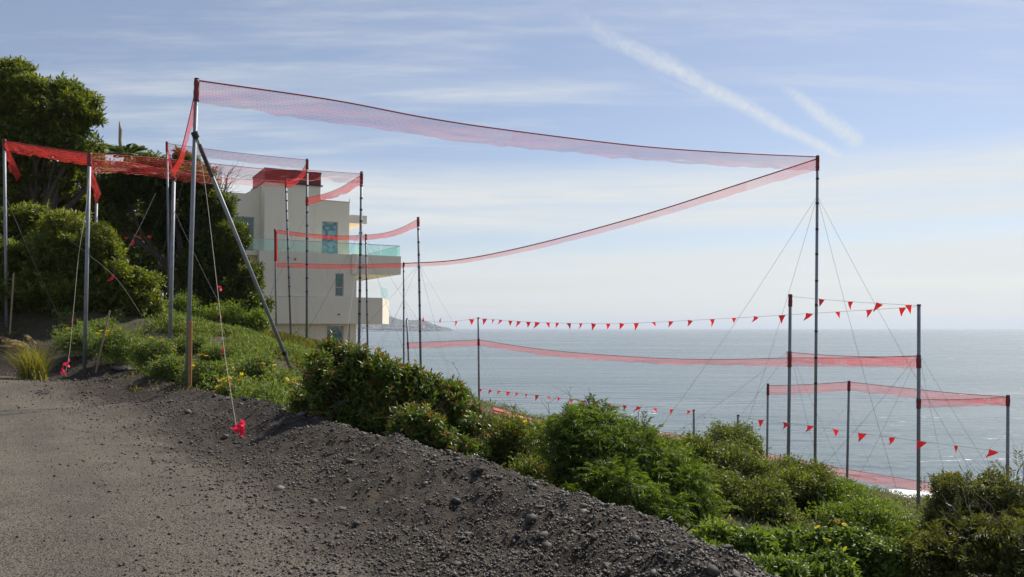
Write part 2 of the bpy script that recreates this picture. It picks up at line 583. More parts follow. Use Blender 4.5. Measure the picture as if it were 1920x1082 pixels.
def sea_mat():
    m, T = new_mat('sea_water')
    oc = T.n('ShaderNodeTexCoord').outputs['Object']
    mp = T.n('ShaderNodeMapping', ins={0: oc})
    mp.inputs['Rotation'].default_value = (0, 0, R(-12))
    mp.inputs['Scale'].default_value = (0.26, 1.0, 1.0)
    a = T.noise(mp.outputs[0], 0.14, 5, 0.55)
    b = T.noise(mp.outputs[0], 0.9, 4, 0.55)
    d = T.noise(mp.outputs[0], 0.022, 4, 0.5)
    c_ = T.noise(mp.outputs[0], 0.33, 3, 0.5)
    h = T.math('ADD', T.math('ADD', T.math('MULTIPLY', a, 1.0), T.math('MULTIPLY', c_, 0.72)), T.math('MULTIPLY', b, 0.09))
    h = T.math('ADD', h, T.math('MULTIPLY', d, 3.0))
    nb = T.n('ShaderNodeBump', ins={'Height': h, 'Strength': 0.72, 'Distance': 1.1})
    col = T.mix(T.ramp(d, 0.35, 0.65), (0.085, 0.118, 0.124), (0.105, 0.140, 0.142))
    p = T.n('ShaderNodeBsdfPrincipled', ins={'Base Color': col, 'Roughness': T.ramp(d, 0.3, 0.7, 0.20, 0.30), 'IOR': 1.333,
                                            'Normal': nb.outputs[0]})
    out_surface(T, p.outputs[0])
    return m


M['sea'] = sea_mat()
M['foam'] = plain_mat('foam', (0.82, 0.84, 0.84), 0.8)
M['rock'] = plain_mat('wet_rock', (0.04, 0.04, 0.038), 0.4, nscale=2, namp=0.3)
M['headland'] = plain_mat('headland_scrub', (0.050, 0.062, 0.050), 0.95, nscale=0.012, namp=0.5)
M['farwall'] = plain_mat('far_pale_wall', (0.85, 0.84, 0.80), 0.9)
M['farwall2'] = plain_mat('far_tan_wall', (0.42, 0.38, 0.33), 0.9)
M['farroof'] = plain_mat('far_roof', (0.20, 0.16, 0.14), 0.9)

# ------------------------------------------------------------------ terrain
SEA = EYE - 16.0
CREST = [(1420, 1078, 4.4), (1200, 977, 5.7), (1000, 911, 7.1), (760, 834, 9.7), (640, 803, 11.2), (560, 782, 12.6),
         (430, 745, 15.8), (350, 724, 18), (270, 706, 19.8), (200, 685, 21.3), (130, 660, 22.5), (0, 640, 24.0), (-250, 632, 26.5)]
crest = [P(*c) for c in CREST]
crest = [np.array((6.0, -30.0, 0.2)), np.array((4.2, -5.0, 0.22)), np.array((2.9, 0.5, 0.24)), np.array((2.15, 2.6, 0.24))] + crest + [np.array((-60.0, 40, 2.0))]
BERM_H = 0.48
HAZE = 0.00011
ctl = [(c[0], c[1], c[2] - BERM_H) for c in crest]
ctl += [(0, 0, 0), (-4, 0, 0), (-10, 0, 0.05), (-25, 0, 0.3), (0, 3, 0), (-3, 5, 0), (-6, 9, 0.02), (-12, 12, 0.15), (-3, 9, 0.0),
        (-10, 17, 0.1), (-18, 18, 0.5), (-30, 15, 0.9), (-50, 20, 1.8), (0, -20, 0), (-20, -25, 0), (-60, -20, 1)]
for q in [(300, 760, 15), (0, 705, 20.5), (0, 790, 13.3), (150, 720, 18.5)]:
    ctl.append(tuple(P(*q)))
for q in [(420, 655, 23), (300, 602, 26), (130, 602, 25), (0, 577, 26), (552, 688, 20), (470, 690, 20), (500, 640, 30), (330, 592, 33),
          (100, 570, 33), (-200, 560, 33), (230, 640, 23.5), (400, 625, 28), (560, 662, 46), (480, 650, 46), (650, 665, 46), (560, 655, 60),
          (420, 640, 60), (200, 560, 50), (-100, 480, 60), (300, 560, 80), (560, 640, 85),
          (670, 690, 32), (690, 700, 50), (760, 690, 60), (790, 705, 38), (760, 830, 13.5), (700, 745, 22), (620, 720, 20),
          (898, 760, 40), (960, 805, 40), (960, 835, 25), (1000, 960, 9), (900, 905, 11), (820, 850, 13.5), (1150, 870, 20), (1240, 832, 38), (1150, 1050, 7.5),
          (1301, 840, 36), (1384, 850, 30), (1528, 892, 27), (1478, 885, 29), (1722, 965, 26), (1670, 955, 28.5), (1588, 915, 31), (1438, 878, 34),
          (1889, 965, 26), (2100, 980, 27), (1300, 985, 12), (1400, 1100, 8), (1600, 1060, 11), (1900, 1150, 8), (1700, 1200, 5.5), (1600, 960, 18), (1850, 1040, 14)]:
    ctl.append(tuple(P(*q)))
# the bluff below the last poles and the beach
for px, D, z in [(1000, 52, -9), (1250, 50, -10), (1500, 48, -11), (1800, 44, -11), (2200, 42, -11), (850, 62, -8), (740, 80, -9),
                 (1000, 68, -16), (1250, 66, -17), (1500, 64, -17.5), (1800, 62, -18), (2400, 60, -18), (850, 90, -17), (740, 110, -18), (640, 120, -14),
                 (1000, 120, -22), (1500, 120, -22), (2200, 110, -22), (560, 150, -18), (300, 160, -6), (0, 150, 2)]:
    a = ray(px, 615)
    ctl.append((a[0] * D, D, z + EYE))
for q in [(12, -5, -2.0), (12, 6, -3.2), (25, 0, -7.0), (25, 12, -8.0), (50, 5, -15), (45, -20, -14), (90, 0, -21), (15, -25, -3.0), (100, -60, -21)]:
    ctl.append(q)
ctl = np.array(ctl)
MQ = 1.2


def _k(r2):
    return np.sqrt(r2 + MQ * MQ)


_A = _k(((ctl[:, None, :2] - ctl[None, :, :2]) ** 2).sum(-1))
n_c = len(ctl)
_G = np.zeros((n_c + 3, n_c + 3))
_G[:n_c, :n_c] = _A - np.eye(n_c) * 0.02
_G[:n_c, n_c] = 1
_G[:n_c, n_c + 1:] = ctl[:, :2]
_G[n_c:, :n_c] = _G[:n_c, n_c:].T
_W = np.linalg.solve(_G, np.concatenate([ctl[:, 2], np.zeros(3)]))


def base_h(x, y):
    x = np.atleast_1d(np.asarray(x, float)); y = np.atleast_1d(np.asarray(y, float))
    o = np.empty(len(x))
    for i in range(0, len(x), 20000):
        xs, ys = x[i:i + 20000], y[i:i + 20000]
        r2 = (xs[:, None] - ctl[None, :, 0]) ** 2 + (ys[:, None] - ctl[None, :, 1]) ** 2
        o[i:i + 20000] = _k(r2) @ _W[:n_c] + _W[n_c] + _W[n_c + 1] * xs + _W[n_c + 2] * ys
    return o


CR = np.array([c[:2] for c in crest])


def berm_s(x, y):
    """signed distance to the crest line, positive on the slope side"""
    best = np.full(len(x), 1e9)
    sg = np.ones(len(x))
    for a, b in zip(CR[:-1], CR[1:]):
        d = b - a
        L = np.dot(d, d)
        t = np.clip(((x - a[0]) * d[0] + (y - a[1]) * d[1]) / L, 0, 1)
        dx, dy = x - (a[0] + t * d[0]), y - (a[1] + t * d[1])
        dist = np.hypot(dx, dy)
        cr = d[0] * (y - a[1]) - d[1] * (x - a[0])
        m = dist < best
        best = np.where(m, dist, best)
        sg = np.where(m, np.where(cr < 0, 1.0, -1.0), sg)
    return best * sg


def ground(x, y, detail=True):
    x = np.atleast_1d(np.asarray(x, float)); y = np.atleast_1d(np.asarray(y, float))
    z = base_h(x, y)
    s = berm_s(x, y)
    wn_ = s + 0.35 * fbm(x * 0.5, y * 0.5, 5, 3)
    ridge = np.where(wn_ < 0, np.exp(-(wn_ / 0.85) ** 2), np.exp(-(wn_ / 0.7) ** 2))
    z = z + BERM_H * ridge * (1 + 0.16 * fbm(x * 0.9, y * 0.9, 9, 3))
    if detail:
        bm = np.exp(-((s + 0.5) / 1.3) ** 2)
        z = z + bm * (0.10 * fbm(x * 2.6, y * 2.6, 21, 3) + 0.085 * np.abs(fbm(x * 7, y * 7, 31, 4)))
        off = (s > 0.5)
        z = z + np.where(off, 0.16 * fbm(x * 0.8, y * 0.8, 41, 3), 0)
        z = z + (~off) * 0.018 * fbm(x * 1.1, y * 1.1, 51, 3)
        far = np.clip((y - 36) / 20, 0, 1) * (z < 0)
        z = z + far * 0.9 * fbm(x * 0.12, y * 0.12, 61, 4)
    return z, s


def gz(x, y):
    return float(ground([x], [y])[0][0])


ang = np.concatenate([np.linspace(-180, -60, 50)[:-1], np.linspace(-60, 60, 520), np.linspace(60, 180, 50)[1:]])
rad = np.concatenate([[0.02], np.exp(np.linspace(math.log(1.2), math.log(150), 350))])
AA, RR = np.meshgrid(np.radians(ang), rad)
X, Y = (np.sin(AA) * RR).ravel(), (np.cos(AA) * RR).ravel()
Z, S = ground(X, Y)
na, nr = len(ang), len(rad)
idx = np.arange(na * nr).reshape(nr, na)
quads = np.stack([idx[:-1, :-1], idx[1:, :-1], idx[1:, 1:], idx[:-1, 1:]], -1).reshape(-1, 4)[:, ::-1]
fs = S[quads].mean(1)
V = np.stack([X, Y, Z], -1)


def sub_mesh(name, mask, kind_label):
    q = quads[mask]
    u, inv = np.unique(q, return_inverse=True)
    o = obj_np(name, V[u], inv.reshape(-1, 4), M['ground'], None, {'berm': S[u]}, True)
    tag(o, kind_label, kind='structure')
    return o


road_o = sub_mesh('gravel_road', fs < -2.2, 'worn grey gravel road surface in the foreground')
berm_o = sub_mesh('gravel_berm', (fs >= -2.2) & (fs < 0.9), 'dark rubble berm along the road edge')
hill_o = sub_mesh('hillside', fs >= 0.9, 'earth hillside falling to the sea beyond the berm')

# sea sheet to the horizon
xs = np.concatenate([-np.geomspace(70000, 60, 26), [0], np.geomspace(60, 70000, 26)])
ys = np.concatenate([[-3000, -400, 0], np.geomspace(40, 80000, 50)])
GX, GY = np.meshgrid(xs, ys)
gi = np.arange(GX.size).reshape(GX.shape)
sq = np.stack([gi[:-1, :-1], gi[:-1, 1:], gi[1:, 1:], gi[1:, :-1]], -1).reshape(-1, 4)
sea = obj_np('sea', np.stack([GX.ravel(), GY.ravel(), np.full(GX.size, SEA)], -1), sq, M['sea'], None, None, True)
tag(sea, 'calm grey blue sea reaching to the horizon', kind='structure')

# ------------------------------------------------------------------ stones of berm and road
ICO = np.array([(0, 0, 1), (.9, 0, .42), (.28, .85, .42), (-.72, .53, .42), (-.72, -.53, .42), (.28, -.85, .42),
                (.72, .53, -.42), (-.28, .85, -.42), (-.9, 0, -.42), (-.28, -.85, -.42), (.72, -.53, -.42), (0, 0, -1)], float)
ICF = np.array([(0, 1, 2), (0, 2, 3), (0, 3, 4), (0, 4, 5), (0, 5, 1), (1, 6, 2), (2, 7, 3), (3, 8, 4), (4, 9, 5), (5, 10, 1),
                (6, 7, 2), (7, 8, 3), (8, 9, 4), (9, 10, 5), (10, 6, 1), (11, 7, 6), (11, 8, 7), (11, 9, 8), (11, 10, 9), (11, 6, 10)])
OCT = np.array([(1, 0, 0), (0, 1, 0), (-1, 0, 0), (0, -1, 0), (0, 0, 1), (0, 0, -1)], float)
OCF = np.array([(0, 1, 4), (1, 2, 4), (2, 3, 4), (3, 0, 4), (1, 0, 5), (2, 1, 5), (3, 2, 5), (0, 3, 5)])


def scatter_stones(name, n, r0, r1, wfun, smin, smax, label, sink=0.34):
    a = np.radians(RNG.uniform(-50, 42, n))
    r = np.exp(RNG.uniform(math.log(r0), math.log(r1), n))
    x, y = np.sin(a) * r, np.cos(a) * r
    s = berm_s(x, y)
    keep = RNG.random(n) < wfun(s, x, y)
    x, y, r = x[keep], y[keep], r[keep]
    z, s = ground(x, y)
    k = len(x)
    size = smin * (smax / smin) ** (RNG.random(k) ** 2.2) * (0.7 + 0.035 * r)
    B = OCT[None] * RNG.uniform(0.55, 1.25, (k, 6, 1)) + RNG.normal(0, 0.16, (k, 6, 3))
    B = B * np.stack([np.ones(k), RNG.uniform(.6, 1, k), RNG.uniform(.4, .8, k)], -1)[:, None, :]
    t = RNG.uniform(0, 2 * math.pi, k)
    c_, s_ = np.cos(t)[:, None], np.sin(t)[:, None]
    bx = B[..., 0] * c_ - B[..., 1] * s_
    by = B[..., 0] * s_ + B[..., 1] * c_
    B = np.stack([bx, by, B[..., 2]], -1) * size[:, None, None]
    B += np.stack([x, y, z + size * sink], -1)[:, None, :]
    f = (OCF[None] + (np.arange(k) * 6)[:, None, None]).reshape(-1, 3)
    tint_ = np.repeat(RNG.random(k), 6)
    o = obj_np(name, B.reshape(-1, 3), f, M['stone'], None, tint_)
    return tag(o, label, kind='stuff')


def w_berm(s, x, y):
    n = fbm(x * 0.8, y * 0.8, 77, 3)
    return np.clip(np.exp(-((s + 0.85) / 1.2) ** 2) * (1.05 + 1.3 * n), 0, 1)


def w_road(s, x, y):
    n = fbm(x * 0.7, y * 0.7, 78, 3)
    return np.where(s < -1.2, np.clip(0.55 + 1.2 * n + np.exp(-((s + 2.2) / 1.1) ** 2), 0.05, 1), 0)


g1 = scatter_stones('berm_gravel', 350000, 3.2, 26, w_berm, 0.006, 0.027, 'loose dark gravel covering the berm')
g2 = scatter_stones('road_gravel', 65000, 3.2, 26, w_road, 0.0035, 0.012, 'fine loose gravel strewn over the road surface')

stone_meshes = []
for k in range(7):
    b = ICO * RNG.uniform(0.68, 1.12, (12, 1)) + RNG.normal(0, 0.07, (12, 3))
    b = b * np.array((1.0, RNG.uniform(.6, .9), RNG.uniform(.38, .7)))
    me = mesh_np('stone', b, ICF, M['stone'], np.full(12, RNG.random()))
    stone_meshes.append(me)
cnt = 0
while cnt < 280:
    a = R(RNG.uniform(-38, 26)); r = math.exp(RNG.uniform(math.log(4.0), math.log(17)))
    x, y = math.sin(a) * r, math.cos(a) * r
    s = float(berm_s(np.array([x]), np.array([y]))[0])
    if not (-2.0 < s < 0.35) or RNG.random() > math.exp(-((s + 0.5) / 0.9) ** 2):
        continue
    sz = 0.022 * (3.2 ** (RNG.random() ** 2)) * (0.6 + 0.05 * r)
    o = bpy.data.objects.new('stone', stone_meshes[cnt % 7])
    o.location = (x, y, gz(x, y) + sz * 0.12)
    o.scale = (sz, sz, sz)
    o.rotation_euler = (RNG.uniform(-.5, .5), RNG.uniform(-.5, .5), RNG.uniform(0, 6.28))
    link(o, berm_o)
    cnt += 1
# broken asphalt slabs lying on the berm
for (px, py, D, sz) in [(690, 838, 9.6, 0.17), (640, 803, 11.4, 0.14), (530, 760, 13.6, 0.16), (420, 752, 15.2, 0.14), (232, 680, 20.8, 0.42),
                        (470, 772, 14.6, 0.15), (1010, 962, 6.3, 0.07), (860, 880, 8.0, 0.09), (770, 1010, 5.6, 0.05), (565, 790, 12.4, 0.14), (300, 700, 19.5, .2)]:
    p = P(px, py, D)
    o = bpy.data.objects.new('asphalt_slab', stone_meshes[cnt % 7])
    cnt += 1
    o.location = (p[0], p[1], gz(p[0], p[1]) + sz * 0.1)
    o.scale = (sz, sz * 0.9, sz * 0.5)
    o.rotation_euler = (RNG.uniform(-.3, .3), RNG.uniform(-.3, .3), RNG.uniform(0, 6.28))
    link(o, berm_o)

# ------------------------------------------------------------------ foliage
LEAF4 = np.array([(0, 0, 0), (-0.5, 0.42, 0.10), (0, 1, -0.06), (0.5, 0.42, 0.10)])     # x = width, y = length, z = fold
LEAF4F = np.array([(0, 2, 1), (0, 3, 2)])
LEAF7 = np.array([(0, 0, 0), (-.44, .32, .09), (.44, .32, .09), (0, .34, 0), (-.36, .70, -.03), (.36, .70, -.03), (0, .70, -.09), (0, 1, -.24)])
LEAF7F = np.array([(0, 3, 1), (0, 2, 3), (1, 3, 6), (1, 6, 4), (3, 2, 5), (3, 5, 6), (4, 6, 7), (6, 5, 7)])



def place_leaves(pos, dirv, nrm, ln, wd, tint_, shape=0):
    """all leaves as vertex and face arrays"""
    L, F = (LEAF4, LEAF4F) if shape == 0 else (LEAF7, LEAF7F)
    d = unit(dirv)
    side = unit(np.cross(d, nrm))
    up = np.cross(side, d)
    ln = ln[:, None, None]; wd = wd[:, None, None]
    v = pos[:, None, :] + L[None, :, 0:1] * wd * side[:, None, :] + L[None, :, 1:2] * ln * d[:, None, :] + L[None, :, 2:3] * ln * up[:, None, :]
    k = len(pos)
    f = (F[None] + (np.arange(k) * len(L))[:, None, None]).reshape(-1, 3)
    return v.reshape(-1, 3), f, np.repeat(tint_, len(L))


def rand_dirs(n):
    return unit(RNG.normal(0, 1, (n, 3)))


def lobes_world(lobes, D, deep=1.0):
    out = []
    for l in lobes:
        px, py, rx, ry = l[:4]
        d = l[4] if len(l) > 4 else D
        k = d / FPX
        c = P(px, py, d)
        out.append((c, np.array((rx * k, (rx + ry) * 0.5 * k * deep, ry * k))))
    return out


SUBS = 13


def sublobes(lw, k):
    """break every lobe up into smaller leafy masses round its outside"""
    out = []
    for c, r in lw:
        for i in range(k):
            d = RNG.normal(0, 1, 3); d[2] += 0.35; d = unit(d)
            out.append((c + d * r * RNG.uniform(0.55, 0.98), r * RNG.uniform(0.16, 0.50) * np.array((1, 1, 0.85))))
    return out


def shell_points(lw0, n, depth=(0.72, 1.06), up_bias=0.25, lump=0.22, k=None):
    lw = sublobes(lw0, k or SUBS)
    area = np.array([r[0] * r[2] + r[0] * r[1] + r[1] * r[2] for c, r in lw])
    which = RNG.choice(len(lw), n, p=area / area.sum())
    C = np.array([c for c, r in lw])[which]
    Rr = np.array([r for c, r in lw])[which]
    tin = RNG.beta(2, 2.2, len(lw))[which]
    d = RNG.normal(0, 1, (n, 3))
    d[:, 2] += up_bias
    d = unit(d)
    q = RNG.uniform(depth[0], depth[1], n) + RNG.exponential(0.13, n) * (RNG.random(n) < 0.35)
    p = C + d * Rr * q[:, None]
    keep = np.ones(n, bool)
    for c, r in lw0:
        e = (((p - c) / r) ** 2).sum(1)
        keep &= (e > 0.30)
    return p[keep], d[keep], tin[keep]


def fol_random(lw, n_cl, per, ln, wd, spread, droop=0.0, tip=0.06, lump=0.22, shape=0, inner=0.25):
    p, d, wh = shell_points(lw, n_cl, lump=lump)
    n = len(p)
    pos = np.repeat(p, per, 0) + RNG.normal(0, spread, (n * per, 3))
    dd = np.repeat(d, per, 0)
    dv = unit(dd * 0.7 + RNG.normal(0, 0.6, (n * per, 3)) + np.array((0, 0, 0.25 - droop)))
    nr = unit(dd * 0.5 + np.array((0, 0, 0.7)) + RNG.normal(0, 0.5, (n * per, 3)))
    t = np.clip(np.repeat(wh * 0.55, per) + RNG.uniform(0, 0.3, n * per), 0, 0.7)
    t = np.where(RNG.random(n * per) < tip, RNG.uniform(0.75, 1, n * per), t)
    L = RNG.uniform(0.6, 1.2, n * per) * ln
    out = [place_leaves(pos, dv, nr, L, L * wd / ln, t, shape)]
    ni = int(n * per * inner)
    if ni:
        wv = np.array([r.prod() for c, r in lw]); wh = RNG.choice(len(lw), ni, p=wv / wv.sum())
        q = rand_dirs(ni) * (RNG.random(ni) ** 0.45 * 0.82)[:, None]
        pi = np.array([c for c, r in lw])[wh] + q * np.array([r for c, r in lw])[wh]
        Li = RNG.uniform(0.9, 1.5, ni) * ln
        out.append(place_leaves(pi, rand_dirs(ni), rand_dirs(ni), Li, Li * 0.6, RNG.uniform(0, 0.4, ni), 0))
    return out


def fol_rosette(lw, n_cl, per, ln, wd, tip=0.05, shape=1, inner=0.3, lump=0.2):
    """sprigs whose leaves arch out round the shoot and droop at the tips"""
    p, d, wh = shell_points(lw, n_cl, depth=(0.74, 1.08), up_bias=0.3, lump=lump)
    n = len(p)
    ax = unit(d * 0.75 + np.array((0, 0, 0.65)) + RNG.normal(0, 0.25, (n, 3)))
    a = unit(np.cross(ax, RNG.normal(0, 1, (n, 3))))
    b = np.cross(ax, a)
    P_, D_, N_, T_ = [], [], [], []
    base_t = wh * 0.6
    for k in range(per):
        t = k * 2.4 + RNG.uniform(-.3, .3, n)
        o = a * np.cos(t)[:, None] + b * np.sin(t)[:, None]
        h = (per - k) / per
        P_.append(p - ax * (h * ln * 1.5)[..., None] if False else p - ax * (h * ln * 1.5))
        D_.append(unit(o * (0.45 + 0.65 * h) + ax * (0.95 - 0.75 * h) + RNG.normal(0, .12, (n, 3)) - np.array((0, 0, 0.12))))
        N_.append(unit(ax + o * -0.2 + RNG.normal(0, .15, (n, 3))))
        tt = base_t + RNG.uniform(-.1, .15, n)
        if k >= per - 2:
            tt = np.where(RNG.random(n) < tip * 5, RNG.uniform(.8, 1, n), tt + 0.1)
        T_.append(np.clip(tt, 0, 1))
    pos = np.concatenate(P_); dv = np.concatenate(D_); nr = np.concatenate(N_); t = np.concatenate(T_)
    L = RNG.uniform(0.7, 1.2, len(pos)) * ln
    out = [place_leaves(pos, dv, nr, L, L * wd / ln, t, shape)]
    ni = int(len(pos) * inner)
    wv = np.array([r.prod() for c, r in lw]); wh = RNG.choice(len(lw), ni, p=wv / wv.sum())
    q = rand_dirs(ni) * (RNG.random(ni) ** 0.45 * 0.85)[:, None]
    pi = np.array([c for c, r in lw])[wh] + q * np.array([r for c, r in lw])[wh]
    Li = RNG.uniform(0.8, 1.3, ni) * ln
    out.append(place_leaves(pi, rand_dirs(ni), rand_dirs(ni), Li, Li * 0.45, RNG.uniform(0, 0.4, ni), 0))
    return out


def fol_frond(lw, n_fr, pairs, flen, ln, wd, droop=0.8, inner=0.15, lump=0.2):
    """feathery shoots: pairs of narrow leaflets along an arching stalk"""
    p, d, wh = shell_points(lw, n_fr, depth=(0.6, 1.0), up_bias=0.3, lump=lump)
    n = len(p)
    d0 = unit(d * 0.8 + np.array((0, 0, 0.55)) + RNG.normal(0, 0.4, (n, 3)))
    side = unit(np.cross(d0, np.array((0, 0, 1.0)) + RNG.normal(0, .3, (n, 3))))
    fl = flen * RNG.uniform(0.6, 1.25, n)
    P_, D_, N_, T_ = [], [], [], []
    bt = wh * 0.7
    for k in range(pairs):
        s = (k + 0.5) / pairs
        c = p + d0 * (fl * s)[:, None] + np.array((0, 0, -1.0)) * (fl * s * s * droop * 0.6)[:, None]
        tg = unit(d0 + np.array((0, 0, -1.0)) * (2 * s * droop * 0.6))
        for sg in (-1, 1):
            P_.append(c)
            D_.append(unit(side * sg * 0.8 + tg * 0.75 + RNG.normal(0, .15, (n, 3)) - np.array((0, 0, 0.15))))
            N_.append(unit(np.cross(side, tg) + RNG.normal(0, .35, (n, 3))))
            T_.append(np.clip(bt + RNG.uniform(-.1, .2, n) + 0.12 * s, 0, 1))
    pos = np.concatenate(P_); dv = np.concatenate(D_); nr = np.concatenate(N_); t = np.concatenate(T_)
    L = RNG.uniform(0.7, 1.2, len(pos)) * ln
    out = [place_leaves(pos, dv, nr, L, L * wd / ln, t, 0)]
    ni = int(len(pos) * inner)
    wv = np.array([r.prod() for c, r in lw]); wh = RNG.choice(len(lw), ni, p=wv / wv.sum())
    q = rand_dirs(ni) * (RNG.random(ni) ** 0.45 * 0.8)[:, None]
    pi = np.array([c for c, r in lw])[wh] + q * np.array([r for c, r in lw])[wh]
    Li = RNG.uniform(0.8, 1.3, ni) * ln * 1.3
    out.append(place_leaves(pi, rand_dirs(ni), rand_dirs(ni), Li, Li * 0.3, RNG.uniform(0, 0.4, ni), 0))
    return out


def join(parts):
    v, f, t, b = [], [], [], 0
    for a, c, d in parts:
        v.append(a); f.append(c + b); t.append(d); b += len(a)
    return np.concatenate(v), np.concatenate(f), np.concatenate(t)


def limb(mb, p0, p1, r0, r1, bend=0.12, seg=6, n=6):
    p0, p1 = np.asarray(p0, float), np.asarray(p1, float)
    L = np.linalg.norm(p1 - p0)
    o = RNG.normal(0, bend * L * 0.5, 3)
    o2 = RNG.normal(0, bend * L * 0.25, 3)
    pts = []
    for i in range(n + 1):
        t = i / n
        pts.append(p0 + (p1 - p0) * t + o * math.sin(math.pi * t) + o2 * math.sin(2 * math.pi * t))
    mb.tube(pts, [r0 + (r1 - r0) * (i / n) for i in range(n + 1)], seg)
    return pts


def woody(base, lw, r, mat, root, stem_name='trunk', sub=3, fork=0.35):
    """tapered trunk that forks into the lobes, with smaller limbs"""
    mb = MB()
    base = np.asarray(base, float)
    cen = np.mean([c for c, rr in lw], 0)
    top = base + (cen - base) * fork
    limb(mb, base - np.array((0, 0, 0.15)), top, r, r * 0.75, 0.10, 8)
    for c, rr in lw:
        pts = limb(mb, top, c, r * 0.5, r * 0.2, 0.16, 6)
        for k in range(sub):
            d = rand_dirs(1)[0]; d[2] = abs(d[2]) * 0.6
            limb(mb, pts[random.randint(2, 6)], c + d * rr * RNG.uniform(0.75, 1.22), r * 0.18, max(r * 0.05, 0.003), 0.2, 5, 4)
    return mb.build(stem_name, mat, root)


SCRUB = []


def plant(name, lobes, D, fol, mat, label, cat, group=None, base=None, stem_r=0.04, stem_mat='bark', crown='crown', stem='trunk', deep=1.0, fork=0.35, sub=3):
    lw = lobes_world(lobes, D, deep)
    if base is None:
        cen = np.mean([c for c, r in lw], 0)
        base = (cen[0], cen[1])
    b = np.array((base[0], base[1], gz(base[0], base[1])))
    root = empty(name, b, label, cat, group)
    v, f, t = join(fol(lw))
    o = obj_np(crown, v, f, M[mat], root, t)
    o['kind'] = 'stuff'
    woody(b, lw, stem_r, M[stem_mat], root, stem, sub, fork)
    if cat == 'bush' or name == 'feathery_pepper_shrub':
        SCRUB.append((root, lw))
    return root, lw


# --- trees of the left hillside
plant('spreading_tree', [(20, 175, 85, 60), (85, 205, 70, 50), (148, 200, 48, 42), (55, 265, 90, 50), (140, 262, 55, 34), (5, 330, 60, 55), (110, 325, 60, 28, 31), (-70, 240, 90, 100), (160, 300, 38, 24), (60, 390, 90, 50, 32), (165, 400, 60, 40, 33)],
      30, lambda lw: fol_rosette(lw, 9600, 8, 0.20, 0.070, tip=0.05, shape=0, inner=0.35), 'tree',
      'tall leafy tree at the left edge rising above the red netting', 'tree', base=P(95, 585, 31)[:2], stem_r=0.26, fork=0.5, sub=5)
plant('rounded_shrub', [(40, 440, 95, 60, 28), (110, 470, 80, 60), (30, 545, 70, 45, 25.5), (180, 500, 62, 66), (235, 540, 58, 52), (120, 555, 80, 44), (20, 500, 60, 60), (270, 570, 32, 34), (190, 570, 60, 30)],
      26, lambda lw: fol_rosette(lw, 7800, 8, 0.17, 0.062, tip=0.06, shape=0, inner=0.4), 'tree',
      'big yellowish green shrub spilling down the slope below the left tree', 'shrub', base=P(140, 590, 27)[:2], stem_r=0.12, fork=0.3)
plant('evergreen_tree', [(300, 335, 80, 42), (230, 335, 60, 36), (365, 352, 55, 46), (392, 400, 46, 50), (428, 460, 42, 50), (452, 525, 42, 54), (470, 580, 36, 40), (330, 420, 75, 50, 35.5), (390, 500, 62, 60), (420, 570, 62, 44), (200, 380, 60, 40), (340, 300, 26, 20), (215, 420, 50, 34, 37)],
      34, lambda lw: fol_rosette(lw, 9800, 8, 0.19, 0.068, tip=0.05, shape=0, inner=0.4), 'tree2',
      'dark dense evergreen tree standing in front of the house', 'tree', base=P(335, 595, 35)[:2], stem_r=0.28, fork=0.42, sub=5)
plant('backdrop_tree', [(250, 420, 110, 90), (330, 500, 100, 80), (230, 520, 80, 70), (120, 420, 120, 90), (0, 420, 100, 120)],
      42, lambda lw: fol_random(lw, 1900, 12, 0.22, 0.09, 0.24, tip=0.03, lump=0.2, inner=0.8), 'tree2',
      'deep shaded tree behind the evergreen and left tree', 'tree', base=P(230, 580, 42)[:2], stem_r=0.25)
plant('low_green_shrub', [(345, 585, 36, 26), (390, 600, 40, 20), (440, 600, 40, 22), (485, 605, 28, 20)],
      29.5, lambda lw: fol_random(lw, 900, 12, 0.10, 0.045, 0.12, tip=0.2, inner=0.3), 'lush',
      'low bright green shrub at the foot of the evergreen tree', 'shrub', stem_r=0.03)
plant('thin_sapling', [(555, 640, 16, 20), (578, 650, 12, 12)], 34, lambda lw: fol_random(lw, 70, 5, 0.09, 0.04, 0.1, tip=0.2, inner=0.0), 'coyote',
      'thin sparse sapling in front of the house wall', 'sapling', stem_r=0.02, stem_mat='darktwig', sub=6)

# --- shrubs behind the berm
SUMAC = [(612, 712, 52, 62), (672, 714, 62, 62), (735, 732, 62, 62), (800, 760, 62, 66), (858, 790, 52, 62), (900, 815, 36, 52), (690, 785, 86, 56, 12.4), (790, 822, 76, 50, 11.6), (600, 765, 48, 46, 13.2), (880, 855, 40, 36, 11.0), (850, 740, 30, 22), (770, 705, 26, 22)]
sumac_root, sumac_lw = plant('laurel_sumac_bush', SUMAC, 12.6, lambda lw: fol_rosette(lw, 3600, 9, 0.108, 0.035, tip=0.07), 'sumac',
      'large glossy dark green bush with reddish shoot tips behind the berm', 'bush', stem_r=0.05, stem_mat='darktwig', sub=6)
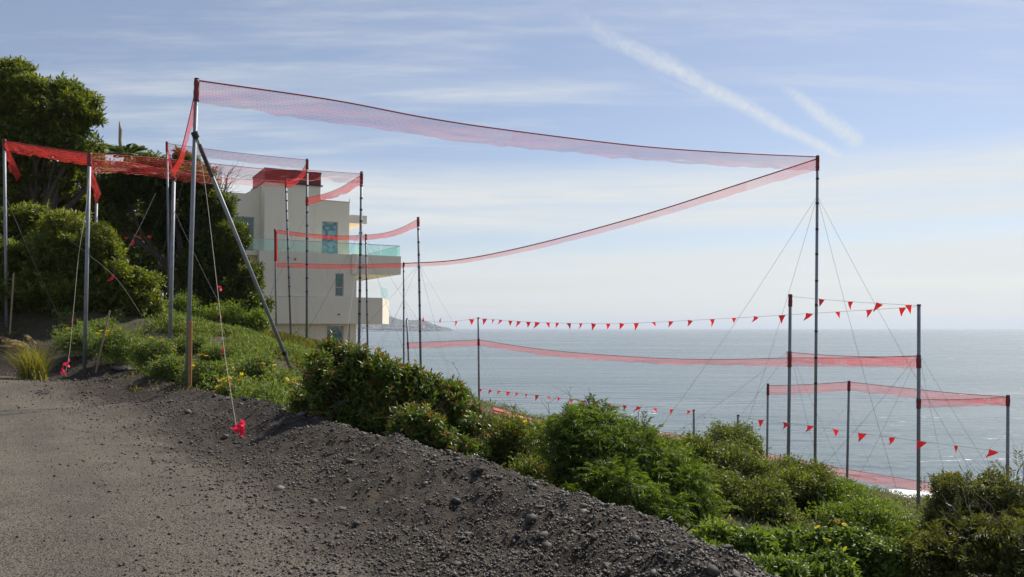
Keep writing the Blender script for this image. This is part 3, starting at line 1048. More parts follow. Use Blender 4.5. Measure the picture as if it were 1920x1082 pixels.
# single leaves of the bush that can be picked apart
lv, lf, lt = place_leaves(np.zeros((1, 3)), np.array([[0, 1.0, 0]]), np.array([[0, 0, 1.0]]), np.ones(1), np.full(1, 0.36), np.zeros(1), 1)
leaf_ms = [mesh_np('leaf', lv, lf, M['sumac'], np.full(len(lv), q)) for q in (0.25, 0.45, 0.6, 0.7, 0.92)]
pp, dd, _ = shell_points(sumac_lw, 900, depth=(1.0, 1.13), up_bias=0.6)
sel = [i for i in range(len(pp)) if dd[i][1] < 0.35][:48]
for i in sel:
    ax = unit(dd[i] * 0.6 + np.array((0, 0, 0.8)))
    a = unit(np.cross(ax, rand_dirs(1)[0])); b = np.cross(ax, a)
    for k in range(6):
        t = k * 2.4
        h = (6 - k) / 6
        d = Vector(unit((a * math.cos(t) + b * math.sin(t)) * (0.4 + 0.6 * h) + ax * (1 - 0.7 * h)))
        o = bpy.data.objects.new('leaf', leaf_ms[4 if (k >= 4 and i % 3 == 0) else (i + k) % 4])
        sz = RNG.uniform(0.09, 0.125) * (0.75 if k > 3 else 1)
        z = Vector(ax); xx = d.cross(z).normalized(); zz = xx.cross(d).normalized()
        pos = Vector(pp[i] - ax * h * 0.09) - Vector(sumac_root.location)
        o.matrix_local = Matrix.Translation(pos) @ Matrix((xx, d, zz)).transposed().to_4x4() @ Matrix.Diagonal((sz, sz, sz, 1))
        link(o, sumac_root)

rs_, rs_lw = plant('reddish_scrub', [(955, 835, 46, 50), (990, 870, 46, 44), (930, 870, 36, 30), (1000, 900, 40, 40, 10)], 11.6,
      lambda lw: fol_random(lw, 900, 12, 0.06, 0.024, 0.07, tip=0.25, inner=0.5), 'sumac', 'small scrub with rusty tips between the big bush and the feathery one', 'bush', stem_r=0.025, stem_mat='darktwig')
plant('feathery_pepper_shrub', [(1075, 825, 56, 54), (1130, 850, 60, 60), (1195, 880, 62, 62), (1260, 920, 60, 52), (1310, 955, 42, 36), (1060, 890, 40, 46), (1150, 925, 80, 44, 8.4), (1240, 965, 60, 30, 8.3), (1110, 800, 40, 34, 9.4)],
      9.0, lambda lw: fol_frond(lw, 2600, 9, 0.24, 0.065, 0.0105, 0.75, inner=0.2), 'pepper',
      'feathery bright green shrub with fine hanging leaves at the middle of the slope', 'shrub', stem_r=0.035, stem_mat='darktwig', sub=6)
plant('yellow_green_weed', [(1190, 840, 50, 30), (1240, 850, 34, 26), (1255, 865, 30, 24)], 12,
      lambda lw: fol_random(lw, 420, 10, 0.075, 0.02, 0.07, tip=0.3, inner=0.3), 'lush', 'yellowish weedy shrub just behind the feathery one', 'shrub', stem_r=0.02, stem_mat='darktwig')
plant('coyote_brush', [(1320, 880, 62, 52), (1390, 890, 62, 50), (1350, 930, 80, 50, 14), (1300, 850, 34, 26)], 15,
      lambda lw: fol_random(lw, 2400, 13, 0.066, 0.028, 0.06, tip=0.12, lump=0.25, inner=0.4), 'coyote', 'grey green rounded brush right of the feathery shrub', 'bush', stem_r=0.03, stem_mat='darktwig')
plant('coyote_brush', [(1470, 915, 66, 46), (1530, 930, 60, 44), (1440, 960, 66, 44, 13.6), (1500, 905, 50, 30)], 15.5,
      lambda lw: fol_random(lw, 2300, 13, 0.066, 0.028, 0.06, tip=0.14, lump=0.25, inner=0.4), 'coyote', 'grey green brush in front of the tallest right hand pole', 'bush', stem_r=0.03, stem_mat='darktwig')
plant('coyote_brush', [(1590, 950, 60, 40), (1645, 980, 50, 34), (1600, 990, 66, 38, 13), (1690, 1010, 42, 34, 13)], 15,
      lambda lw: fol_random(lw, 2100, 13, 0.066, 0.028, 0.06, tip=0.16, lump=0.25, inner=0.4), 'lush', 'brighter green brush at the gap where surf shows', 'bush', stem_r=0.03, stem_mat='darktwig')
plant('round_bush', [(1375, 832, 44, 34), (1400, 842, 34, 26), (1345, 846, 34, 22)], 24,
      lambda lw: fol_random(lw, 900, 13, 0.085, 0.04, 0.09, tip=0.05, inner=0.5), 'coyote', 'small dark round bush out by the short post', 'bush', stem_r=0.04, stem_mat='darktwig')
plant('olive_scrub', [(1800, 955, 70, 56), (1870, 950, 60, 56), (1930, 960, 60, 60), (1770, 1000, 56, 46), (1840, 1030, 90, 56, 7.4), (1920, 1050, 80, 70, 7.2), (1740, 1050, 60, 56, 7.5), (2010, 1000, 80, 90)],
      8.2, lambda lw: fol_rosette(lw, 5200, 8, 0.048, 0.017, tip=0.05, shape=0, inner=0.4) + fol_frond(lw, 420, 9, 0.17, 0.06, 0.009, 0.4, inner=0), 'olive',
      'large dull olive scrub filling the lower right corner', 'bush', stem_r=0.035, stem_mat='twig', sub=9)
plant('leafy_undergrowth', [(1350, 1020, 50, 36), (1410, 1035, 56, 40), (1330, 1050, 40, 30, 6.6)], 7.3,
      lambda lw: fol_rosette(lw, 900, 7, 0.07, 0.027, tip=0.02, inner=0.4), 'lush', 'leafy bright green undergrowth hugging the berm below the feathery shrub', 'plant', stem_r=0.012, stem_mat='darktwig')
und, und_lw = plant('leafy_undergrowth', [(1500, 1030, 66, 44), (1570, 1030, 60, 44), (1520, 1075, 80, 40, 6.9), (1640, 1050, 66, 50)], 7.8,
      lambda lw: fol_rosette(lw, 1700, 7, 0.065, 0.025, tip=0.02, inner=0.4), 'lush', 'lush undergrowth with a few yellow blooms at the bottom right', 'plant', stem_r=0.012, stem_mat='darktwig')
plant('leafy_undergrowth', [(1440, 1085, 60, 40), (1400, 1080, 40, 24)], 6.0,
      lambda lw: fol_rosette(lw, 700, 7, 0.055, 0.022, tip=0.02, inner=0.4), 'lush', 'leafy undergrowth cut by the bottom edge of the picture', 'plant', stem_r=0.012, stem_mat='darktwig')

# dead twigs standing out of the scrub
def dry_twigs(root, lw, n, r, name='dry_twig'):
    p, d, _ = shell_points(lw, n * 4, depth=(0.5, 0.8), up_bias=0.8)
    mb = MB()
    for i in range(min(n, len(p))):
        e = p[i] + unit(d[i] + np.array((0, 0, .5))) * RNG.uniform(0.5, 1.3) * r
        pts = limb(mb, p[i], e, 0.0045, 0.0016, 0.15, 4, 4)
        for q in range(2):
            limb(mb, pts[RNG.integers(1, 4)], e + RNG.normal(0, .22 * r, 3), 0.0028, 0.0012, 0.15, 4, 3)
    o = mb.build(name, M['twig'], root)
    o['kind'] = 'stuff'


for r_o, l_w in SCRUB:
    dry_twigs(r_o, l_w, 26, 0.34)

# --- flowers, shared mesh
fm = MB()
for k in range(11):
    t = 2 * math.pi * k / 11
    u = np.array((math.cos(t), math.sin(t), 0)); s_ = np.array((-math.sin(t), math.cos(t), 0)); z_ = np.array((0, 0, 1.0))
    fm.add([u * 0.25 - s_ * 0.1, u * 0.25 + s_ * 0.1, u * 0.7 + s_ * 0.16 + z_ * .05, u * 1.0 - z_ * .03, u * 0.7 - s_ * 0.16 + z_ * .05], [(0, 1, 2, 3, 4)])
fme = bpy.data.meshes.new('flower'); fme.from_pydata([tuple(v) for v in fm.v], [], fm.f); fme.materials.append(M['petal']); fme.materials.append(M['floret'])
nb0 = len(fm.v)
fm.add([tuple(0.3 * np.array((math.cos(2 * math.pi * k / 8), math.sin(2 * math.pi * k / 8), .1))) for k in range(8)] + [(0, 0, 0.16)], [(k, (k + 1) % 8, 8) for k in range(8)])
fme = bpy.data.meshes.new('flower'); fme.from_pydata([tuple(v) for v in fm.v], [], fm.f)
fme.materials.append(M['petal']); fme.materials.append(M['floret'])
for i, p in enumerate(fme.polygons):
    p.material_index = 0 if i < 11 else 1


def flower(parent, p, size):
    o = bpy.data.objects.new('flower', fme)
    o.location = tuple(np.asarray(p) - np.array(parent.location))
    o.scale = (size,) * 3
    o.rotation_euler = (RNG.uniform(0.1, 0.9), RNG.uniform(-.5, .5), RNG.uniform(0, 6.28))
    return link(o, parent)


for (px, py) in [(1556, 978), (1570, 977), (1583, 983), (1548, 1010), (1532, 988)]:
    flower(und, P(px, py, 7.4), 0.03)


for (px, py) in [(985, 790), (1000, 793), (978, 782), (1130, 910), (1118, 905)]:
    flower(rs_, P(px, py, 10.6), 0.035)

# bush sunflowers on the left slope: (px, py of the crown centre, half width px, half height px, D, flowers, label)
SUNF = [(150, 640, 42, 22, 22.0, 3, 'bush sunflower around the second pole from the left'),
        (225, 645, 46, 24, 21.2, 5, 'bush sunflower mound between the second pole and the near pole group'),
        (285, 660, 40, 22, 20.2, 4, 'bush sunflower mound right behind the grey slab on the berm'),
        (320, 690, 36, 20, 19.0, 3, 'bush sunflower at the foot of the tallest left pole'),
        (385, 700, 40, 26, 18.2, 5, 'bush sunflower just right of the wooden stake'),
        (445, 735, 34, 24, 16.6, 16, 'bush sunflower carrying the thickest cluster of yellow flowers'),
        (480, 700, 40, 24, 17.4, 4, 'bush sunflower upslope of the thick flower cluster'),
        (530, 740, 40, 30, 15.4, 6, 'bush sunflower touching the big glossy bush'),
        (505, 765, 30, 18, 15.2, 1, 'low bush sunflower at the berm crest beside the big bush'),
        (410, 665, 34, 18, 20.6, 1, 'mostly green bush sunflower behind the ribbon rope'),
        (355, 650, 36, 18, 21.8, 1, 'green leafy mound behind the tallest left pole'),
        (180, 615, 30, 14, 23.8, 1, 'small leafy mound below the big left shrub')]
for (px, py, rx, ry, D, nf, lab) in SUNF:
    k = D / FPX
    lobes = [(px, py, rx, ry), (px - rx * .5, py + ry * .3, rx * .6, ry * .8), (px + rx * .5, py + ry * .25, rx * .6, ry * .8)]
    root, lw = plant('bush_sunflower', lobes, D, lambda q: fol_random(q, 420, 10, 0.065, 0.032, 0.07, tip=0.06, inner=0.35), 'encelia', lab, 'flowering plant',
                     'bush sunflowers on the left slope', stem_r=0.015, stem_mat='twig', crown='foliage', stem='stem', sub=2)
    pts, ds, _ = shell_points(lw, 400, (1.08, 1.25), up_bias=0.9)
    ok = [i for i in range(len(pts)) if ds[i][1] < -0.1 and ds[i][2] > 0.15][:int(nf * 2.2 + 2)]
    for i in ok:
        flower(root, pts[i] + np.array((0, -.04, .05)), RNG.uniform(0.045, 0.065))

# far yellow blooms near (985, 790)
# --- ground cover: weeds and grass as stuff


def in_poly(px, py, poly):
    x, y = px, py
    ins = np.zeros(len(x), bool)
    n = len(poly)
    for i in range(n):
        x0, y0 = poly[i]; x1, y1 = poly[(i + 1) % n]
        c = ((y0 > y) != (y1 > y)) & (x < (x1 - x0) * (y - y0) / (y1 - y0 + 1e-9) + x0)
        ins ^= c
    return ins


def cover(name, n, region, smin, leaf, wd, tall, mat, label, per=7, up=0.9, tipp=0.1, patch=0.0, west=-9.0):
    """leafy ground cover over a world rectangle region = (x0, x1, y0, y1)"""
    x = RNG.uniform(region[0], region[1], n); y = RNG.uniform(region[2], region[3], n)
    z, s = ground(x, y)
    keep = (s > smin) & (z > SEA + 1.5) & (x / y > west + 0.05 * fbm(x, y, 12, 2)) & (fbm(x * 0.7, y * 0.7, 91, 3) > patch)
    x, y, z = x[keep], y[keep], z[keep]
    k = len(x)
    b = np.repeat(np.stack([x, y, z], -1), per, 0)
    m = k * per
    b = b + np.stack([RNG.normal(0, leaf * 0.8, m), RNG.normal(0, leaf * 0.8, m), RNG.uniform(0, tall, m)], -1)
    d = unit(RNG.normal(0, 0.6, (m, 3)) + np.array((0, 0, up)))
    t = np.clip(np.repeat(RNG.random(k) * 0.6, per) + RNG.uniform(0, 0.2, m), 0, 0.7)
    t = np.where(RNG.random(m) < tipp, RNG.uniform(.75, 1, m), t)
    L = RNG.uniform(.6, 1.3, m) * leaf
    v, f, t = place_leaves(b, d, rand_dirs(m), L, L * wd, t)
    return tag(obj_np(name, v, f, M[mat], None, t), label, kind='stuff')


cover('weeds', 26000, (-15.5, -3.6, 13, 27), 0.1, 0.090, 0.34, 0.36, 'encelia', 'leafy green weeds covering the left slope', 8, 0.7, 0.10, -0.16, west=-0.57)
cover('slope_grass', 14000, (-15, -3, 18, 40), 1.5, 0.22, 0.05, 0.04, 'grass', 'tufted yellow green grass on the mound below the house', 7, 1.5, 0.25, -0.02)
cover('verge_grass', 1500, (-24, -8, 15, 26), -0.8, 0.12, 0.06, 0.02, 'grass', 'scattered grass tufts on the berm at the left', 6, 1.2, 0.2, 0.06)
cover('leaf_litter', 5000, (-24, -6, 17, 30), -0.6, 0.10, 0.16, 0.015, 'straw', 'dry twigs and leaf litter on the earth bank at the left', 5, -0.05, 0.2, -0.1)
cover('slope_scrub', 9000, (-9, 24, 5, 44), 0.8, 0.09, 0.35, 0.2, 'coyote', 'low scrub covering the slope between the bushes', 9, 0.6, 0.12, -0.5)

# ------------------------------------------------------------------ poles
POLES = {}


def pole(key, top, bot, D, r, label, bands=0, wraps=(), Db=None, brace=False):
    a, b = P(top[0], top[1], D), P(bot[0], bot[1], Db or D)
    g = gz(b[0], b[1])
    if not brace:
        d = (a - b)
        b = b + d * ((g - 0.3 - b[2]) / d[2])
    root = empty('story_pole', (b[0], b[1], max(g, b[2])), label, 'pole', 'story poles on the slope')
    mb = MB()
    mb.tube([b, b + (a - b) * 0.5, a], r, 12)
    sh = mb.build('shaft', M['steel'], root, True)
    POLES[key] = (a, b, root)
    d = a - b
    L = np.linalg.norm(d)
    u = d / L
    mb = MB(); mb.tube([a - u * 0.02, a + u * 0.025], r * 1.12, 12); mb.build('cap', M['tape'], root)
    for k in range(bands):
        t = L * (0.93 - 0.62 * k / max(bands - 1, 1)) + RNG.uniform(-.03, .03)
        mb = MB(); mb.tube([b + u * (t - 0.035), b + u * (t + 0.035)], r * 1.1, 10, False)
        mb.build('tape_band', M['tape'], root)
    for (y0, y1) in wraps:
        t0 = (b - a) * 0
        p0, p1 = P(top[0], y0, D), P(top[0], y1, D)
        z0, z1 = p0[2], p1[2]
        q0, q1 = b + d * ((z0 - b[2]) / d[2]), b + d * ((z1 - b[2]) / d[2])
        mb = MB()
        n = 9
        mb.tube([q0 + (q1 - q0) * i / n for i in range(n + 1)], [r * RNG.uniform(1.12, 1.4) for i in range(n + 1)], 10)
        mb.build('net_wrap', M['wrap'], root, True)
    return root


def guy(key, frac, targets, r=0.0035):
    a, b, root = POLES[key]
    p = b + (a - b) * frac
    for (px, py, D) in targets:
        q = P(px, py, D)
        q[2] = min(q[2], gz(q[0], q[1]) + 0.02) if False else gz(q[0], q[1])
        mb = MB()
        n = 8
        L = np.linalg.norm(q - p)
        mb.tube([p + (q - p) * (i / n) - np.array((0, 0, 0.02 * L * math.sin(math.pi * i / n))) for i in range(n + 1)], r, 4, False)
        mb.build('guy_wire', M['wire'], root)


pole('A', (369, 149), (350, 724), 18, 0.048, 'tall near grey steel pole with a diagonal brace, left of centre', 0, ((149, 190),))
pole('B', (1533, 293), (1528, 890), 27, 0.048, 'tallest pole on the right, holding the long upper net', 9, ((293, 320),))
pole('C', (8, 262), (12, 586), 25, 0.046, 'steel pole at the far left edge of the picture', 0, ((262, 282),))
pole('D', (168, 287), (159, 658), 21, 0.048, 'second pole from the left, standing in the bush sunflowers', 0, ((287, 312),))
pole('E', (181, 380), (175, 603), 27, 0.046, 'shorter pole close right of the second pole from the left')
pole('F', (313, 267), (318, 606), 32, 0.045, 'thin pole just left of the tallest left pole', 0, ((267, 285),))
pole('G', (326, 333), (319, 642), 22.5, 0.052, 'thick shorter pole where two net ends meet, beside the tallest left pole', 0, ((333, 340),))
pole('H', (576, 299), (575, 668), 36, 0.052, 'pole in front of the stair tower of the house', 10, ((299, 318), (370, 386)))
pole('I', (678, 323), (673, 664), 32, 0.054, 'pole at the right hand corner of the house', 12, ((325, 346),))
pole('J', (536, 338), (546, 652), 40, 0.05, 'slightly leaning pole left of the stair tower centre', 12, ((338, 352),))
pole('K', (516, 430), (518, 640), 43, 0.05, 'short pole beside the evergreen tree with net wound down it', 0, ((430, 490),))
pole('L', (784, 408), (789, 700), 38, 0.054, 'free standing pole right of the house balconies', 9, ((408, 425),))
pole('M', (757, 493), (757, 700), 43, 0.045, 'thin pole touching the end of the upper balcony', 5, ((493, 500),))
pole('N', (686, 440), (690, 700), 43, 0.05, 'short pole in front of the upper glass balcony', 8, ((440, 450),))
pole('O', (763, 598), (767, 700), 45, 0.05, 'low post at the left end of the flag line', 0, ((641, 654),))
pole('P', (897, 596), (898, 740), 40, 0.05, 'low post at the centre where flag line and net change direction', 0, ((635, 648),))
pole('Q', (1482, 553), (1478, 880), 29, 0.058, 'steel pole left of the tallest right hand pole', 0, ((553, 575), (659, 688)))
pole('R', (1723, 572), (1722, 935), 26, 0.056, 'steel pole near the right edge where both flag lines end', 0, ((665, 690), (747, 766)))
pole('S', (1440, 720), (1438, 872), 34, 0.046, 'thin low post at the left end of the lowest right net', 0, ((721, 741),))
pole('T', (1592, 715), (1588, 910), 31, 0.046, 'thin low post at the bend of the lowest right net', 0, ((715, 733),))
pole('U', (1890, 742), (1889, 935), 26.5, 0.05, 'rightmost pole close to the picture edge', 0, ((743, 762),))
pole('V', (1301, 769), (1301, 838), 36, 0.05, 'short post ending the middle flag line above the shore')
pole('W', (1384, 779), (1384, 845), 26.5, 0.04, 'short post rising behind the small round bush')
# diagonal brace of the near pole
br = empty('diagonal_brace', P(552, 686, 20), 'diagonal grey steel brace leaning against the tallest left pole', 'brace')
mb = MB()
p0, p1 = P(366, 253, 17.88), P(552, 688, 20)
p1[2] = gz(p1[0], p1[1]) - 0.15
mb.tube([p0, (p0 + p1) / 2, p1], 0.044, 12)
mb.build('shaft', M['steel'], br, True)
mb = MB(); mb.tube([p0 + (p1 - p0) * .035, p0 + (p1 - p0) * 0.16], 0.047, 10); mb.build('rust_sleeve', M['rust'], br)
mb = MB(); mb.tube([p0 + (p1 - p0) * .885, p0 + (p1 - p0) * 0.9], 0.056, 10); mb.build('tape_band', M['tape'], br)
mb = MB(); mb.tube([p0 - (p1 - p0) * .012, p0 + (p1 - p0) * 0.012], 0.075, 10); mb.build('clamp', M['tape'], br)

guy('B', 0.878, [(1225, 900, 32), (1380, 880, 33), (1690, 950, 23.5), (1890, 980, 22)], 0.005)
guy('Q', 0.70, [(1240, 890, 30), (1330, 905, 27), (1545, 935, 25), (1600, 930, 27)], 0.004)
guy('R', 0.78, [(1520, 930, 25), (1590, 940, 29), (1790, 960, 24), (1920, 960, 25)], 0.004)
guy('U', 0.72, [(1700, 940, 27), (1990, 960, 25)], 0.003)
guy('T', 0.80, [(1470, 930, 28), (1660, 930, 28)], 0.003)
guy('S', 0.80, [(1330, 880, 30), (1530, 920, 30)], 0.003)
guy('L', 0.72, [(700, 720, 36), (640, 680, 38), (960, 790, 34), (860, 745, 44)], 0.0045)
guy('I', 0.72, [(560, 665, 33), (640, 700, 26), (900, 760, 30), (780, 730, 34)], 0.0045)
guy('H', 0.72, [(470, 655, 34), (660, 690, 33)], 0.0045)
guy('M', 0.68, [(690, 700, 42), (850, 745, 40), (800, 720, 46)], 0.004)
guy('P', 0.72, [(830, 735, 38), (960, 780, 38), (1010, 800, 40)], 0.0035)
guy('J', 0.75, [(490, 650, 38), (610, 680, 38)], 0.004)
guy('C', 0.72, [(130, 590, 24), (-60, 580, 27)], 0.004)
guy('A', 0.80, [(245, 660, 23)], 0.004)
guy('F', 0.70, [(225, 590, 31), (440, 640, 30)], 0.004)

# ------------------------------------------------------------------ nets


def poly_px(pts):
    """pixel polyline with depths on some points; straight runs are linear in 1/D"""
    pts = [list(p) for p in pts]
    known = [(i, p[2]) for i, p in enumerate(pts) if len(p) > 2]
    seg = [0]
    for a, b in zip(pts[:-1], pts[1:]):
        seg.append(seg[-1] + math.hypot(b[0] - a[0], b[1] - a[1]))
    out = []
    for i, p in enumerate(pts):
        if len(p) > 2:
            out.append(P(*p)); continue
        lo = max((k for k in known if k[0] < i), key=lambda k: k[0]); hi = min((k for k in known if k[0] > i), key=lambda k: k[0])
        t = (seg[i] - seg[lo[0]]) / (seg[hi[0]] - seg[lo[0]])
        out.append(P(p[0], p[1], 1 / ((1 - t) / lo[1] + t / hi[1])))
    return out


def spline(pts, n):
    pts = [np.asarray(p) for p in pts]
    if len(pts) == 2:
        return np.array([pts[0] + (pts[1] - pts[0]) * t for t in np.linspace(0, 1, n)])
    ext = [2 * pts[0] - pts[1]] + pts + [2 * pts[-1] - pts[-2]]
    L = np.concatenate([[0], np.cumsum([np.linalg.norm(b - a) for a, b in zip(pts[:-1], pts[1:])])])
    o = []
    for s in np.linspace(0, L[-1], n):
        i = min(max(np.searchsorted(L, s) - 1, 0), len(pts) - 2)
        t = (s - L[i]) / (L[i + 1] - L[i])
        p0, p1, p2, p3 = ext[i:i + 4]
        o.append(0.5 * ((2 * p1) + (p2 - p0) * t + (2 * p0 - 5 * p1 + 4 * p2 - p3) * t * t + (3 * p1 - p0 - 3 * p2 + p3) * t ** 3))
    return np.array(o)


def net(top, bot, label, cell=0.042, wid=0.0085, flut=0.03, ragged=0.05, hem=0.011, folds=0):
    tp = poly_px(top)
    bp = poly_px(bot)
    Lt = sum(np.linalg.norm(b - a) for a, b in zip(tp[:-1], tp[1:]))
    n = max(int(Lt / cell), 8)
    T_, B_ = spline(tp, n), spline(bp, n)
    H = np.linalg.norm(T_ - B_, axis=1).mean()
    real_rows = max(int(max(H, 0.16) / cell), 4)
    m = real_rows
    s = np.linspace(0, Lt, n)
    rg = ragged * fbm(s * 2.2 + hash(label) % 50, s * 0 + 3, 3, 4)
    rg -= rg.max() * 0.3
    tt = np.linspace(0, 1, m + 1)
    Gd = T_[:, None, :] + (B_ - T_)[:, None, :] * (tt[None, :, None] * (1 + (rg / max(H, .1)))[:, None, None])
    ax = unit(np.gradient(T_, axis=0))
    nrm = unit(np.cross(ax, np.array((0, 0, 1.0))))
    q = fbm((s * 0.9)[:, None] + tt[None] * 0.8, tt[None] * 2.5 + s[:, None] * 0.1, 8, 3)
    fl = flut * (0.15 + tt[None] * 1.4) * q * 2.2
    Gd = Gd + nrm[:, None, :] * fl[..., None]
    if folds:
        Gd = Gd + np.array((0, 0, 1.0)) * (0.05 * np.sin(tt * math.pi * folds)[None] * (0.6 + q))[..., None]
    root = empty('safety_net', T_[0], label, 'net', 'red safety nets strung between the poles')
    dn = unit(np.gradient(Gd, axis=1))
    vv, ff, b = [], [], 0
    # strands running down
    A = Gd - ax[:, None, :] * wid / 2; Bq = Gd + ax[:, None, :] * wid / 2
    vs = np.stack([A, Bq], 2).reshape(-1, 3)                    # index (i, j, k)
    I, J = np.meshgrid(np.arange(n), np.arange(m), indexing='ij')
    i0 = (I * (m + 1) + J) * 2
    vv.append(vs); ff.append(np.stack([i0, i0 + 1, i0 + 3, i0 + 2], -1).reshape(-1, 4)); b += len(vs)
    # strands running along
    A = Gd - dn * wid / 2; Bq = Gd + dn * wid / 2
    vs = np.stack([A, Bq], 2).reshape(-1, 3)
    I, J = np.meshgrid(np.arange(n - 1), np.arange(m + 1), indexing='ij')
    i0 = (I * (m + 1) + J) * 2
    i1 = ((I + 1) * (m + 1) + J) * 2
    vv.append(vs); ff.append(np.stack([i0, i0 + 1, i1 + 1, i1], -1).reshape(-1, 4) + b)
    obj_np('mesh_sheet', np.concatenate(vv), np.concatenate(ff), M['net'], root)
    mb = MB()
    st = max(1, n // 60)
    mb.tube([p for p in T_[::st]] + [T_[-1]], hem, 6)
    mb.build('top_cord', M['hem'], root, True)
    return root


net([(371, 151, 18), (620, 187), (800, 221), (960, 245), (1200, 274), (1380, 287), (1532, 294, 27)],
    [(371, 193, 18), (575, 223), (760, 250), (960, 275), (1200, 300), (1380, 313), (1532, 320, 27)],
    'longest upper net stretching from the tallest left pole to the tallest right pole', flut=0.05, hem=0.018, wid=0.0050, cell=0.031)
net([(1532, 298, 27), (1400, 341), (1200, 405), (1000, 459), (860, 487), (757, 494, 43)],
    [(1532, 319, 27), (1400, 357), (1200, 417), (1000, 468), (860, 494), (757, 502, 43)],
    'long sagging net sweeping from the tallest right pole down towards the house', flut=0.02, ragged=0.02, hem=0.024)
net([(757, 494, 43), (640, 496), (516, 493, 42.5)], [(757, 502, 43), (640, 504), (516, 501, 42.5)], 'flat net band crossing the house wall below the upper balcony', ragged=0.02, flut=0.02, cell=0.05, wid=0.018)
net([(367, 165, 18), (354, 225), (337, 290), (323, 316, 22.4)], [(367, 192, 18), (361, 235), (345, 298), (328, 333, 22.4)],
    'narrow net slanting steeply down left from the tallest left pole', wid=0.016, ragged=0.02)
net([(313, 269, 32), (440, 286), (575, 300, 36)], [(313, 288, 32), (440, 302), (575, 317, 36)], 'high pale net from the thin left pole to the stair tower pole', cell=0.05, wid=0.009)
net([(314, 272, 32), (319, 300), (324, 322, 22.6)], [(313, 288, 32), (317, 315), (325, 334, 22.6)], 'short steep net dropping from the thin left pole', wid=0.016, ragged=0.01)
net([(8, 264, 25), (90, 277), (168, 288, 21)], [(8, 285, 25), (90, 297), (168, 311, 21)], 'crumpled net between the far left pole and the second pole', wid=0.0105, flut=0.08)
net([(168, 288, 21), (250, 293), (330, 300), (420, 309), (500, 317), (590, 320), (678, 326, 32)], [(168, 318, 21), (250, 320), (330, 325), (420, 330), (500, 337), (590, 338), (678, 344, 32)],
    'long net from the second left pole across the trees to the house corner pole', wid=0.0080, flut=0.07, ragged=0.09, cell=0.045)
net([(170, 300, 21.3), (250, 306), (330, 322), (430, 334), (536, 340, 40)], [(170, 325, 21.3), (250, 326), (330, 338), (430, 346), (536, 351, 40)],
    'lower companion net crossing the trees to the leaning pole', wid=0.0078, flut=0.06, cell=0.05)
net([(576, 304, 36), (564, 324), (550, 336), (536, 340, 40)], [(576, 322, 36), (562, 340), (549, 349), (536, 352, 40)], 'short bright net sagging in front of the stair tower', wid=0.022, ragged=0.02)
net([(678, 328, 32), (640, 351), (610, 363), (576, 371, 36)], [(678, 347, 32), (640, 366), (610, 375), (576, 385, 36)], 'short net rising from the stair tower pole to the house corner pole', wid=0.018, ragged=0.06)
net([(516, 431, 43), (575, 438), (640, 442), (686, 441, 43)], [(516, 437, 43), (575, 445), (640, 450), (686, 450, 43)], 'thin net in front of the tall curtained window', wid=0.02, ragged=0.02, cell=0.05)
net([(516, 431, 43), (517, 460), (517, 490, 42.9)], [(519, 434, 43), (520, 460), (520, 490, 42.9)], 'gathered net hanging straight down beside the evergreen tree', wid=0.025, ragged=0.01)
net([(686, 441, 43), (720, 437), (750, 428), (784, 411, 38)], [(686, 450, 43), (720, 446), (750, 439), (784, 424, 38)], 'short curved net rising right from above the glass balcony', wid=0.015, ragged=0.02)
net([(765, 643, 45), (830, 640), (897, 637, 40)], [(765, 653, 45), (830, 651), (897, 648, 40)], 'low net at the left end over the water', cell=0.05, wid=0.0105)
net([(897, 637, 40), (1000, 653), (1100, 663), (1240, 672), (1360, 674), (1480, 671, 29)], [(897, 648, 40), (1000, 664), (1100, 674), (1240, 682), (1360, 685), (1480, 687, 29)],
    'long low net sagging across the middle of the sea view', wid=0.0090, ragged=0.05)
net([(1480, 671, 29), (1600, 671), (1723, 667, 26)], [(1480, 686, 29), (1600, 689), (1723, 690, 26)], 'net between the two thick right hand poles, nearer layer', wid=0.0095)
net([(1474, 660, 29.3), (1550, 666), (1640, 669), (1723, 668, 26.3)], [(1474, 680, 29.3), (1550, 682), (1640, 684), (1723, 686, 26.3)], 'loose flap of net behind the two thick right hand poles', wid=0.007)
net([(1440, 723, 34), (1516, 721), (1592, 716, 31)], [(1440, 741, 34), (1516, 737), (1592, 732, 31)], 'lowest right net, left section before the bend', wid=0.008)
net([(1592, 716, 31), (1700, 728), (1800, 738), (1890, 744, 26.5)], [(1592, 733, 31), (1700, 744), (1800, 754), (1890, 760, 26.5)], 'lowest right net, section running on from the bend to the rightmost pole', wid=0.008)
net([(1723, 749, 26), (1800, 749), (1890, 744, 26.5)], [(1723, 764, 26), (1800, 763), (1890, 760, 26.5)], 'short lower net joining the two rightmost poles', wid=0.009)
net([(12, 272, 25), (28, 305), (40, 328, 29)], [(10, 286, 25), (20, 318), (32, 340, 29)], 'torn net end hanging from the far left pole', wid=0.022)
net([(170, 300, 21), (177, 330), (189, 362, 26.9)], [(169, 318, 21), (174, 350), (182, 382, 26.9)], 'bright net end twisting down from the second left pole', wid=0.022)
net([(195, 438, 38), (250, 440), (312, 439, 36)], [(195, 446, 38), (250, 448), (312, 447, 36)], 'dim net band deep in the shade between the trees', wid=0.02, cell=0.05)
net([(925, 762, 30), (1020, 789, 31), (1210, 806, 38), (1290, 818), (1420, 846, 39), (1500, 863), (1600, 882, 36), (1770, 910, 33)],
    [(925, 774, 29.5), (1020, 802, 30.5), (1210, 826, 37), (1290, 838), (1420, 862, 38), (1500, 880), (1600, 900, 35), (1770, 930, 32)],
    'red debris net strung low along the bluff edge above the surf', wid=0.014, cell=0.05, flut=0.1)

